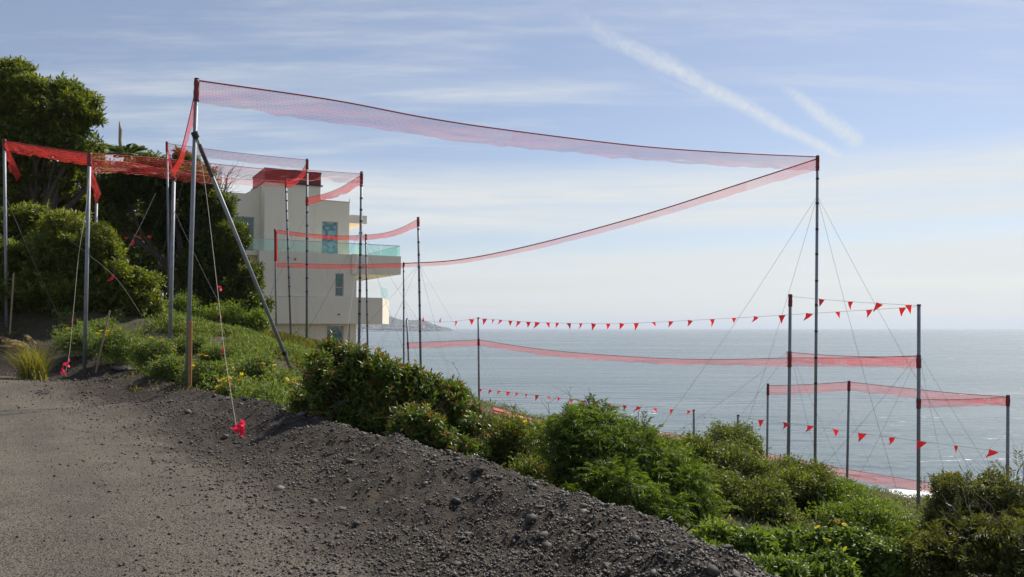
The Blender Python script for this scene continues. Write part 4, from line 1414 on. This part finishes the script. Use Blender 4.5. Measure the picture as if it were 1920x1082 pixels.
# ------------------------------------------------------------------ flag lines
PEN = [mesh_np('pennant', np.array([(-0.5, 0, 0), (0.5, 0, 0), (0.28 + t * .4, b1, -0.45), (-0.22 + t * .4, b1, -0.45), (t, b2, -1.0)]) * np.array((1, 1, 1)),
               np.array([(0, 3, 1), (1, 3, 2), (2, 3, 4)]), M['pennant']) for (b1, b2, t) in ((0.08, 0.02, -0.42), (-0.10, 0.10, -0.15), (0.05, -0.2, -0.55), (0.15, 0.3, 0.08))]


def bunting(pts, xs, label, h, wd, up=()):
    w3 = poly_px(pts)
    n = 120
    line = spline(w3, n)
    root = empty('flag_line', line[0], label, 'flag line', 'lines of red pennants')
    mb = MB(); mb.tube(list(line[::3]) + [line[-1]], 0.006, 5, False); mb.build('cord', M['rope'], root)
    lx = 960 + FPX * line[:, 0] / (line[:, 1])
    order = np.argsort(lx)
    for i, x in enumerate(xs):
        p = np.array([np.interp(x, lx[order], line[order][:, k]) for k in range(3)])
        o = bpy.data.objects.new('pennant', PEN[i % 4])
        o.location = tuple(p - line[0])
        sc = RNG.uniform(0.75, 1.12)
        o.scale = (wd * sc, h * 0.8, h * sc * (-1 if x in up else 1))
        o.rotation_euler = (RNG.uniform(-.5, .5), RNG.uniform(-.15, .4), RNG.uniform(-1.15, 0.5))
        link(o, root)
    return root


bunting([(763, 600, 45), (830, 604), (897, 597, 40)], (793, 825, 855, 884), 'short flag line over the water at the left, two pennants blown upward', 0.30, 0.26, (793, 825))
bunting([(897, 597, 40), (1000, 604), (1140, 607), (1250, 603), (1400, 595), (1550, 586), (1723, 575, 26)],
        (909, 925, 939, 957, 973, 991, 1008, 1027, 1045, 1066, 1089, 1113, 1140, 1166, 1193, 1225, 1258, 1294, 1335, 1376, 1418, 1466, 1518, 1570, 1630, 1692),
        'longest flag line hanging along the sea horizon', 0.30, 0.23)
bunting([(1482, 556, 29), (1600, 566), (1723, 573, 26)], (1541, 1595, 1650, 1703), 'top flag line between the two thick right hand poles', 0.36, 0.25)
bunting([(898, 729, 40), (1000, 740), (1100, 752), (1200, 763), (1301, 771, 36)],
        (902, 920, 936, 953, 969, 987, 1007, 1027, 1048, 1071, 1093, 1117, 1142, 1170, 1197, 1226, 1257, 1290), 'low flag line above the feathery shrub', 0.28, 0.22)
bunting([(1384, 781, 26.5), (1424, 787), (1516, 798), (1612, 812), (1723, 827), (1786, 835), (1856, 844), (1960, 858, 22)],
        (1424, 1470, 1516, 1562, 1612, 1667, 1723, 1786, 1856, 1926), 'lowest flag line of wide pennants at the right', 0.27, 0.25)

# ------------------------------------------------------------------ ribbon ropes and stakes


def ribbon_mesh(seed):
    rr = np.random.default_rng(seed)
    n = 6
    v = []
    for i in range(n + 1):
        t = i / n
        tw = rr.uniform(-.4, .4) + 1.2 * t
        c = np.array((0.25 * math.sin(3 * t + seed), 0.25 * math.cos(2.3 * t + seed), -t))
        s = 0.22 * np.array((math.cos(tw), math.sin(tw), 0.15))
        v += [c - s, c + s]
    f = [(2 * i, 2 * i + 1, 2 * i + 3, 2 * i + 2) for i in range(n)]
    return mesh_np('ribbon', np.array(v), np.array(f), M['ribbon'])


RIB = [ribbon_mesh(k) for k in range(4)]


def ribbon_rope(pts, ribs, label, r=0.0045, cluster=None):
    line = spline(poly_px(pts), 60)
    root = empty('ribbon_rope', line[-1], label, 'rope', 'guy ropes flagged with pink ribbon')
    mb = MB(); mb.tube(list(line[::2]) + [line[-1]], r, 6); mb.build('rope', M['rope'], root)
    ly = 541 - 0 * line[:, 0]
    pyv = np.array([541 - FPX * math.tan(math.atan2(p[2] - EYE, p[1]) - PITCH) for p in line])
    for i, (py, sz, flip) in enumerate(ribs):
        o_ = np.argsort(pyv)
        p = np.array([np.interp(py, pyv[o_], line[o_][:, k]) for k in range(3)])
        o = bpy.data.objects.new('ribbon', RIB[i % 4])
        o.location = tuple(p - line[-1])
        o.scale = (sz * .8, sz * .8, sz)
        o.rotation_euler = (0.3 * (i % 3 - 1), flip, i * 1.3)
        link(o, root)
    return root


rr_ = ribbon_rope([(369, 262, 17.9), (385, 350), (408, 545), (421, 660), (445, 812, 11.3)],
                  [(536, .14, -.7), (590, .12, .2), (648, .12, -.1), (715, .10, .3)], 'flagged rope running from the tallest left pole to the near berm')
for k in range(6):
    o = bpy.data.objects.new('ribbon', RIB[k % 4])
    q = P(445, 800, 11.3)
    o.location = tuple(np.array((RNG.uniform(-.05, .07), RNG.uniform(-.05, .05), 0.16 - 0.02 * k)) + np.array((0, -.03, 0)))
    o.scale = (.15, .15, .16)
    o.rotation_euler = (RNG.uniform(-.9, .9), RNG.uniform(-1.6, 1.6), k)
    link(o, rr_)
r2_ = ribbon_rope([(167, 330, 21), (160, 400), (148, 475), (138, 580), (130, 663), (123, 697, 17.8)], [(596, .12, .4), (672, .16, .2)],
                  'flagged rope running down from the second pole on the left')
for k in range(3):
    o = bpy.data.objects.new('ribbon', RIB[k])
    o.location = (-0.06 + .03 * k, -0.03, 0.16 - .05 * k)
    o.scale = (.16, .16, .17)
    o.rotation_euler = (RNG.uniform(-.9, .9), RNG.uniform(-1.2, 1.2), k * 2)
    link(o, r2_)
ribbon_rope([(292, 362, 31), (262, 425), (232, 482, 29)], [(450, .24, .3)], 'dark slanting line with one pink ribbon in front of the tree hollow', 0.004)
ribbon_rope([(70, 400, 26), (150, 465), (216, 520), (262, 585, 23.6)], [(515, .24, .5)], 'long slanting line with one pink ribbon over the big left shrub', 0.004)


def stake(name, top, bot, D, wpx, mat, label):
    a, b = P(*top, D), P(*bot, D)
    b[2] = gz(b[0], b[1]) - 0.15
    k = wpx * D / FPX / 2
    root = empty(name, b, label, 'stake')
    mb = MB()
    off = [np.array((sx * k, sy * k * .5, 0)) for sx, sy in ((-1, -1), (1, -1), (1, 1), (-1, 1))]
    tip = [a + o for o in off]
    mb.add([b + o for o in off] + tip, [(3, 2, 1, 0), (4, 5, 6, 7), (0, 1, 5, 4), (1, 2, 6, 5), (2, 3, 7, 6), (3, 0, 4, 7)])
    o = mb.build('shaft', M[mat], root)
    bv = o.modifiers.new('bevel', 'BEVEL'); bv.width = k * 0.15; bv.segments = 1
    return root


stake('survey_stake', (357, 602), (356, 728), 17.6, 6.5, 'wood', 'upright brown wooden stake beside the tallest left pole')
stake('survey_stake', (206, 582), (178, 668), 20.6, 3.2, 'greywood', 'thin leaning pale stick among the bush sunflowers')
stake('survey_stake', (26, 512), (20, 572), 24.5, 3.0, 'greywood', 'thin pale stick near the far left pole')
stake('survey_stake', (454, 700), (455, 722), 17, 3.5, 'wood', 'short wooden stub behind the thick flower cluster')

# fountain grass at the left edge
gb = P(64, 688, 19.6); gb[2] = gz(gb[0], gb[1])
fg = empty('fountain_grass', gb, 'straw coloured fountain grass clump with pale plumes at the left edge', 'grass clump')
nb_ = 700
aa = RNG.uniform(0, 2 * math.pi, nb_)
pos = gb + np.stack([RNG.normal(0, .12, nb_), RNG.normal(0, .12, nb_), np.zeros(nb_)], -1)
v_, f_, t_ = [], [], []
segs = 4
lean = RNG.uniform(0.2, 0.9, nb_); ln_ = RNG.uniform(0.6, 1.2, nb_)
dirv = np.stack([np.cos(aa), np.sin(aa), np.zeros(nb_)], -1)
dirv[:, 0] -= 0.25
sd = np.stack([-np.sin(aa), np.cos(aa), np.zeros(nb_)], -1)
ring = []
for i in range(segs + 1):
    t = i / segs
    c = pos + dirv * (lean * ln_ * t ** 1.6)[:, None] + np.array((0, 0, 1)) * (ln_ * (t - 0.45 * lean * t * t))[:, None]
    wv = 0.008 * (1 - t) + 0.0015
    ring += [c - sd * wv, c + sd * wv]
vv = np.stack(ring, 1)
fq = np.array([(2 * i, 2 * i + 1, 2 * i + 3, 2 * i + 2) for i in range(segs)])
f_ = (fq[None] + (np.arange(nb_) * (2 * segs + 2))[:, None, None]).reshape(-1, 4)
o = obj_np('blades', vv.reshape(-1, 3), f_, M['grass'], fg, np.repeat(RNG.uniform(.2, 1, nb_), 2 * segs + 2))
o['kind'] = 'stuff'
for k in range(15):
    a = RNG.uniform(1.7, 4.8); L = RNG.uniform(0.85, 1.25)
    st = gb + np.array((RNG.normal(0, .08), RNG.normal(0, .08), 0))
    d = np.array((math.cos(a) * .9 - .15, math.sin(a) * .6, 0))
    pts = [st + d * (0.34 * L * (i / 8) ** 1.7) + np.array((0, 0, L * (i / 8 - .18 * (i / 8) ** 2))) for i in range(9)]
    mb = MB(); mb.tube(pts, 0.003, 4, False)
    stem_o = mb.build('stem', M['twig'], fg)
    tip = pts[-1]; td = unit((pts[-1] - pts[-2]) + np.array((-.05, 0, -.03)))
    nn = 170
    s_ = RNG.random(nn)
    pc = tip - td * 0.05 + td * (s_ * 0.40)[:, None] + np.array((0, 0, -0.10)) * (s_ ** 2)[:, None]
    v, f, t = place_leaves(pc, unit(td * 0.9 + RNG.normal(0, .55, (nn, 3))), rand_dirs(nn), np.full(nn, 0.06), np.full(nn, 0.006), RNG.random(nn))
    obj_np('plume', v, f, M['plume'], fg, t)

# palm showing above the trees
pb = P(238, 560, 44); pb[2] = gz(pb[0], pb[1])
pt = P(238, 292, 44)
pl = empty('palm_tree', pb, 'fan of palm fronds showing above the evergreen tree', 'palm')
mb = MB(); mb.tube([pb, (pb + pt) / 2 + np.array((.1, 0, 0)), pt], [0.2, 0.17, 0.15], 10); mb.build('trunk', M['bark'], pl, True)
for k in range(22):
    a = k * 2.399
    el = 0.25 + 0.9 * (k % 5) / 5
    L = RNG.uniform(1.2, 1.7)
    d = np.array((math.cos(a) * math.cos(el), math.sin(a) * math.cos(el), math.sin(el)))
    n = 34
    t = np.linspace(0.1, 1, n)
    c = pt + d * (L * t)[:, None] + np.array((0, 0, -1)) * (0.35 * L * t ** 2)[:, None]
    tg = unit(d + np.array((0, 0, -1)) * (0.7 * t)[:, None])
    sdv = unit(np.cross(tg, np.array((0, 0, 1.0)) + 1e-3))
    Ls = 0.42 * np.sin(math.pi * (0.12 + 0.8 * t))
    pr = []
    for sg in (-1, 1):
        pr.append(place_leaves(c, unit(sdv * sg + tg * 0.8 - np.array((0, 0, .25))), unit(np.cross(sdv, tg)), Ls, np.full(n, .035), np.full(n, RNG.uniform(.2, .7))))
    v, f, tt_ = join(pr)
    obj_np('frond', v, f, M['palm'], pl, tt_)
mb = MB(); sp = [P(228, 292, 44), P(225, 265, 44), P(226, 245, 44), P(224, 228, 44)]
mb.tube(sp, [0.10, 0.085, 0.10, 0.03], 7); mb.build('spear', M['greywood'], pl, True)

# bare twigs at the outline of the evergreen
tw = empty('bare_shrub', P(418, 600, 37), 'leafless twiggy shrub sticking out beside the house roof', 'shrub')
mb = MB()
b0 = P(418, 600, 37); b0[2] = gz(b0[0], b0[1])
tw.location = tuple(b0)
t0 = P(405, 400, 37)
limb(mb, b0, t0, 0.09, 0.05, 0.05, 7)
for k in range(16):
    e = P(RNG.uniform(385, 445), RNG.uniform(305, 360), RNG.uniform(36, 38))
    pts = limb(mb, t0, e, 0.03, 0.006, 0.12, 5)
    for q in range(3):
        limb(mb, pts[random.randint(2, 5)], e + RNG.normal(0, .28, 3), 0.012, 0.004, 0.15, 4, 3)
mb.build('branches', M['twig'], tw)
mb = MB()
tw2 = empty('dead_branch', P(45, 135, 30), 'dead forked twig poking out of the top of the left tree', 'branch')
limb(mb, P(25, 150, 30), P(50, 118, 30), 0.02, 0.01, .1, 5)
limb(mb, P(45, 125, 30), P(64, 113, 30), 0.012, 0.004, .1, 5)
mb.build('twig', M['twig'], tw2)

# ------------------------------------------------------------------ house
HO = np.array((-10.13, 52.3, EYE)); HU = np.array((.875, .485, 0)); HV = np.array((-.485, .875, 0))
house = empty('coastal_house', HO + np.array((0, 0, -1.9)), 'cream stucco modern house with glass balconies behind the poles', 'house')


def hp(u, v, z):
    return HO + HU * u + HV * v + np.array((0, 0, z))


def hbox(mb, u0, u1, v0, v1, z0, z1):
    c = [hp(u, v, z) for z in (z0, z1) for (u, v) in ((u0, v0), (u1, v0), (u1, v1), (u0, v1))]
    mb.add(c, [(3, 2, 1, 0), (4, 5, 6, 7), (0, 1, 5, 4), (1, 2, 6, 5), (2, 3, 7, 6), (3, 0, 4, 7)])


def hpart(name, mat, parent, *boxes, bevel=0.0):
    mb = MB()
    for b in boxes:
        hbox(mb, *b)
    o = mb.build(name, M[mat], parent)
    if bevel:
        bv = o.modifiers.new('bevel', 'BEVEL'); bv.width = bevel; bv.segments = 2
    return o


def window(name, u0, u1, z0, z1, v, mat_back='room', fr='frame', bars=(), depth=0.16):
    """recessed window whose reveal has been left open in the wall"""
    wi = hpart(name, fr, house, (u0, u0 + .06, v + depth - .06, v + depth, z0, z1), (u1 - .06, u1, v + depth - .06, v + depth, z0, z1),
               (u0 + .06, u1 - .06, v + depth - .06, v + depth, z1 - .06, z1), (u0 + .06, u1 - .06, v + depth - .06, v + depth, z0, z0 + .06),
               *[(u0 + .06, u1 - .06, v + depth - .055, v + depth - .005, b - .03, b + .03) for b in bars])
    hpart('pane', 'pane', wi, (u0 + .06, u1 - .06, v + depth - .035, v + depth - .02, z0 + .06, z1 - .06))
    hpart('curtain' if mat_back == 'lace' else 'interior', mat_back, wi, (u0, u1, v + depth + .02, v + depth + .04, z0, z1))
    return wi


def wall_with_holes(name, mat, u0, u1, v0, v1, z0, z1, holes):
    """front wall slab v0..v0+.3 cut into strips round rectangular openings, solid body behind"""
    us = sorted({u0, u1, *[h[0] for h in holes], *[h[1] for h in holes]})
    boxes = []
    for a, b in zip(us[:-1], us[1:]):
        zs = [(h[2], h[3]) for h in holes if h[0] <= a + 1e-6 and h[1] >= b - 1e-6]
        z = z0
        for h0, h1 in sorted(zs):
            if h0 > z + 1e-6:
                boxes.append((a, b, v0, v0 + .3, z, h0))
            z = h1
        if z < z1 - 1e-6:
            boxes.append((a, b, v0, v0 + .3, z, z1))
    mb = MB()
    for b in boxes:
        hbox(mb, *b)
    hbox(mb, u0 + 1e-3, u1 - 1e-3, v0 + .3, v1, z0 + 1e-3, z1 - 1e-3)
    return mb.build(name, M[mat], house)


# ground floor, recessed
wall_with_holes('wall', 'stucco', -6.4, 0.10, 0.5, 9, -3.2, 0.30, [(-1.78, -0.68, -2.2, 0.13)])
window('door', -1.78, -0.68, -2.2, 0.13, 0.5)
hpart('pilaster', 'stucco', house, (-0.28, 0.12, 0.38, 0.495, -3.2, 0.27))
# lower balcony band, its right end turned to the sea
mb = MB()
pl4 = [hp(-6.3, -0.25, 0), hp(1.70, -0.25, 0), np.array((-8.78, 57.4, EYE)), hp(-6.3, 3.5, 0)]
zz0, zz1 = 0.27, 1.98
mb.prism([(p[0], p[1]) for p in pl4], EYE + zz0, EYE + zz1)
lowb = mb.build('lower_balcony', M['stucco'], house)
a, b = hp(1.62, -0.1, 0), np.array((-8.86, 57.2, EYE))
mb = MB()
n_ = unit(np.array((b[1] - a[1], -(b[0] - a[0]), 0)))
q = [a, b, b + n_ * 0.02, a + n_ * 0.02]
mb.prism([(p[0], p[1]) for p in q], EYE + zz1, EYE + zz1 + 0.75)
mb.build('glass_panel', M['railglass'], lowb)
# middle floor
wall_with_holes('wall', 'stucco', -6.2, 0.0, 0.0, 9, 1.985, 4.78, [(-1.42, -0.86, 2.04, 3.52)])
window('window', -1.42, -0.86, 2.04, 3.52, 0.0, bars=(2.62,))
# upper balcony: deep slab that runs past the corner and back along the side
upb = hpart('upper_balcony', 'stucco', house, (0.005, 3.05, -0.02, 8.0, 3.58, 4.80), (-0.36, 0.0, -0.14, -0.003, 3.50, 4.80))
for (u0, u1) in ((-7.0, -4.4), (-4.36, -1.8), (-1.76, 0.30), (0.34, 1.66), (1.70, 3.0)):
    hpart('glass_panel', 'railglass', upb, (u0, u1, 0.06, 0.075, 4.82, 5.48))
for (v0, v1) in ((0.1, 2.6), (2.64, 5.2), (5.24, 7.9)):
    hpart('glass_panel', 'railglass', upb, (2.975, 2.99, v0, v1, 4.82, 5.48))
hpart('handrail', 'frame', upb, (-7.0, 3.0, 0.045, 0.09, 5.482, 5.52), (2.96, 3.0, 0.092, 7.9, 5.482, 5.52))
hpart('glass_panel', 'railglass', upb, (0.32, 0.335, 0.08, 1.4, 4.82, 5.48))
# upper floor, set back behind the balcony
wall_with_holes('wall', 'stucco', -2.05, -0.05, 1.5, 8.5, 4.79, 8.40, [(-1.9, -0.82, 4.82, 7.05)])
window('window', -1.9, -0.82, 4.82, 7.05, 1.5, 'lace')
hpart('parapet_cap', 'frame', house, (-2.04, -0.03, 1.47, 1.75, 8.402, 8.45), (-0.07, -0.03, 1.5, 1.54, 8.45, 8.66))
hpart('roof_slab', 'stucco', house, (-0.048, 1.2, 1.6, 7.5, 7.05, 7.60))
hpart('floor_slab', 'stucco', house, (-9.9, -0.1, 0.32, 1.49, 4.5, 4.79))
# stair tower with a rust red cap
tower = hpart('stair_tower', 'stucco', house, (-5.62, -2.052, 1.42, 5.2, 4.792, 9.30))
hpart('cornice', 'darkmetal', tower, (-5.75, -1.92, 1.28, 5.33, 9.302, 9.37))
hpart('cap', 'redcap', tower, (-5.64, -2.03, 1.40, 5.22, 9.372, 10.12))
hpart('cap_flashing', 'darkmetal', tower, (-5.67, -2.0, 1.37, 5.25, 10.122, 10.22))
# left wing, partly behind the evergreen
wing_h = [(-7.4, -5.8, 4.85, 7.2)]
wall_with_holes('wall', 'stucco', -10.5, -5.63, 2.6, 8.5, 4.793, 8.65, [(-7.4, -6.0, 4.9, 7.15), (-8.6, -7.7, 5.6, 7.6)])
window('window', -7.4, -6.0, 4.9, 7.15, 2.6)
window('window', -8.6, -7.7, 5.6, 7.6, 2.6, fr='redframe', bars=(6.9,))
hpart('wall', 'stucco', house, (-10.5, -6.205, 0.8, 9, -3.2, 4.5))
mb = MB()
tri = [hp(-5.63, 2.7, 8.652), hp(-5.63, 2.7, 9.25), hp(-6.6, 2.7, 8.652)]
tri2 = [p + HV * 2 for p in tri]
mb.add(tri + tri2, [(0, 1, 2), (5, 4, 3), (0, 3, 4, 1), (1, 4, 5, 2), (2, 5, 3, 0)])
mb.build('roof_wedge', M['stucco'], house)
for (u, z) in ((-4.0, 4.32), (-1.25, 0.86)):
    mb = MB()
    vv0 = -0.26 if z < 2 else -0.01
    mb.tube([hp(u, vv0 + .02, z), hp(u, vv0 - .12, z)], 0.05, 10)
    mb.build('drain_spout', M['darkmetal'], house)
# scored control joint on the middle wall
hpart('drip_edge', 'frame', house, (-6.2, -2.6, -0.26, -0.252, 1.95, 1.975))

# ------------------------------------------------------------------ headland, far houses, surf
hl = []
prof = [(380, 55), (480, 70), (560, 95), (640, 100), (690, 72), (735, 58), (760, 45), (780, 44), (800, 40), (815, 26), (830, 18), (843, 15), (851, 1)]
nx = 160
pxs = np.linspace(380, 851, nx)
hts = 1.3 * np.interp(pxs, [p[0] for p in prof], [p[1] for p in prof])
DN, NR = 4000.0, 26
hv = []
for i in range(nx):
    for j in range(NR + 1):
        t = j / NR
        D = DN + 900 * t
        x = ray(pxs[i], 615)[0] * D
        h = hts[i] * (math.sin(math.pi * min(t * 0.95 + 0.03, 1)) ** 0.8) * (1 if t < .5 else 1)
        hv.append((x, D, SEA - 2 + h))
hv = np.array(hv)
hv[:, 2] += fbm(hv[:, 0] / 140, hv[:, 1] / 140, 4, 4) * np.repeat(np.clip(hts / 60, 0, 1), NR + 1) * 16
hi = np.arange(nx * (NR + 1)).reshape(nx, NR + 1)
hf = np.stack([hi[:-1, :-1], hi[1:, :-1], hi[1:, 1:], hi[:-1, 1:]], -1).reshape(-1, 4)
ho = obj_np('headland', hv, hf, M['headland'], None, None, True)
tag(ho, 'low hazy headland jutting into the sea', kind='structure')


def head_h(px, D):
    i = int(np.clip((px - 380) / (851 - 380) * (nx - 1), 0, nx - 1)); j = int(np.clip((D - DN) / 900 * NR, 0, NR))
    return hv[i * (NR + 1) + j][2]


def far_house_mesh(mat, gable):
    mb = MB()
    mb.add([(-.5, -.4, -.6), (.5, -.4, -.6), (.5, .4, -.6), (-.5, .4, -.6), (-.5, -.4, .55), (.5, -.4, .55), (.5, .4, .55), (-.5, .4, .55)],
           [(3, 2, 1, 0), (0, 1, 5, 4), (1, 2, 6, 5), (2, 3, 7, 6), (3, 0, 4, 7), (4, 5, 6, 7)])
    mb.add([(-.55, -.45, .56), (.55, -.45, .56), (.55, .45, .56), (-.55, .45, .56), (-.5, 0, gable), (.5, 0, gable)], [(0, 1, 5, 4), (2, 3, 4, 5), (1, 2, 5), (3, 0, 4)])
    me = bpy.data.meshes.new('far_house'); me.from_pydata([tuple(v) for v in mb.v], [], mb.f)
    me.materials.append(M[mat]); me.materials.append(M['farroof'])
    for i, p in enumerate(me.polygons):
        p.material_index = 1 if i >= 6 else 0
    return me


fhm = [far_house_mesh('farwall', .75), far_house_mesh('farwall', .6), far_house_mesh('farwall2', .8)]
for k in range(110):
    px = RNG.uniform(673, 812) if k < 100 else RNG.uniform(812, 838)
    D = DN + 18 + 230 * RNG.random() ** 1.8
    x = ray(px, 615)[0] * D
    o = bpy.data.objects.new('far_house', fhm[k % 3])
    wd = RNG.uniform(9, 20)
    o.scale = (wd, wd, RNG.uniform(7, 13))
    o.location = (x, D, max(head_h(px, D), SEA + 1) + 2.5)
    o.rotation_euler = (0, 0, RNG.uniform(-.6, .6))
    link(o)
    tag(o, 'tiny pale house on the shore of the distant headland', 'house', 'far houses on the headland')

# breaking water: foam patches and a rock awash


def foam(name, px0, px1, py0, py1, n, size, label):
    v, f, b = [], [], 0
    for k in range(n):
        px, py = RNG.uniform(px0, px1), RNG.uniform(py0, py1)
        a = ray(px, py)
        D = (SEA - EYE) / a[2]
        c = np.array((a[0] * D, D, SEA + 0.04 + RNG.uniform(0, .05)))
        m = 9
        rr = RNG.uniform(.5, 1.1, m) * size * RNG.uniform(.3, 1)
        t = np.linspace(0, 2 * math.pi, m, endpoint=False)
        v.append(np.concatenate([[c + np.array((0, 0, .1 * size))], c + np.stack([np.cos(t) * rr * 1.9, np.sin(t) * rr * .8, np.zeros(m)], -1)]))
        f.append(np.array([(0, 1 + i, 1 + (i + 1) % m) for i in range(m)]) + b)
        b += m + 1
    o = obj_np(name, np.concatenate(v), np.concatenate(f), M['foam'], None)
    return tag(o, label, kind='stuff')


foam('surf_foam', 1660, 1730, 920, 945, 90, 0.9, 'white surf foam below the bushes at the right')
foam('rock_foam', 1186, 1232, 771, 777, 14, 0.28, 'thin white foam streaks round the rock awash')
foam('rock_foam', 1165, 1190, 776, 780, 6, 0.22, 'small white foam streak left of the rock awash')
a = ray(1208, 773); D = (SEA - EYE) / a[2]
rk = bpy.data.objects.new('rock', mesh_np('rock', ICO * np.array((0.8, .6, .32)) * RNG.uniform(.7, 1.1, (12, 1)), ICF, M['rock'], None, True))
rk.location = (a[0] * D, D, SEA + 0.05)
link(rk)
tag(rk, 'dark rock awash in the sea with foam round it', 'rock')

# ------------------------------------------------------------------ sea air
hm = bpy.data.materials.new('haze')
hm.use_nodes = True
hm.node_tree.nodes.clear()
HT = NT(hm.node_tree)
vol = HT.n('ShaderNodeVolumePrincipled', ins={'Color': (0.82, 0.90, 1.0, 1), 'Density': HAZE, 'Anisotropy': 0.25})
HT.n('ShaderNodeOutputMaterial', ins={'Volume': vol.outputs[0]})
mb = MB()
mb.prism([(-75000, -4000), (75000, -4000), (75000, 85000), (-75000, 85000)], SEA - 14, 175)
hz = mb.build('haze', hm)
tag(hz, 'thin pale sea haze over the water', kind='stuff')
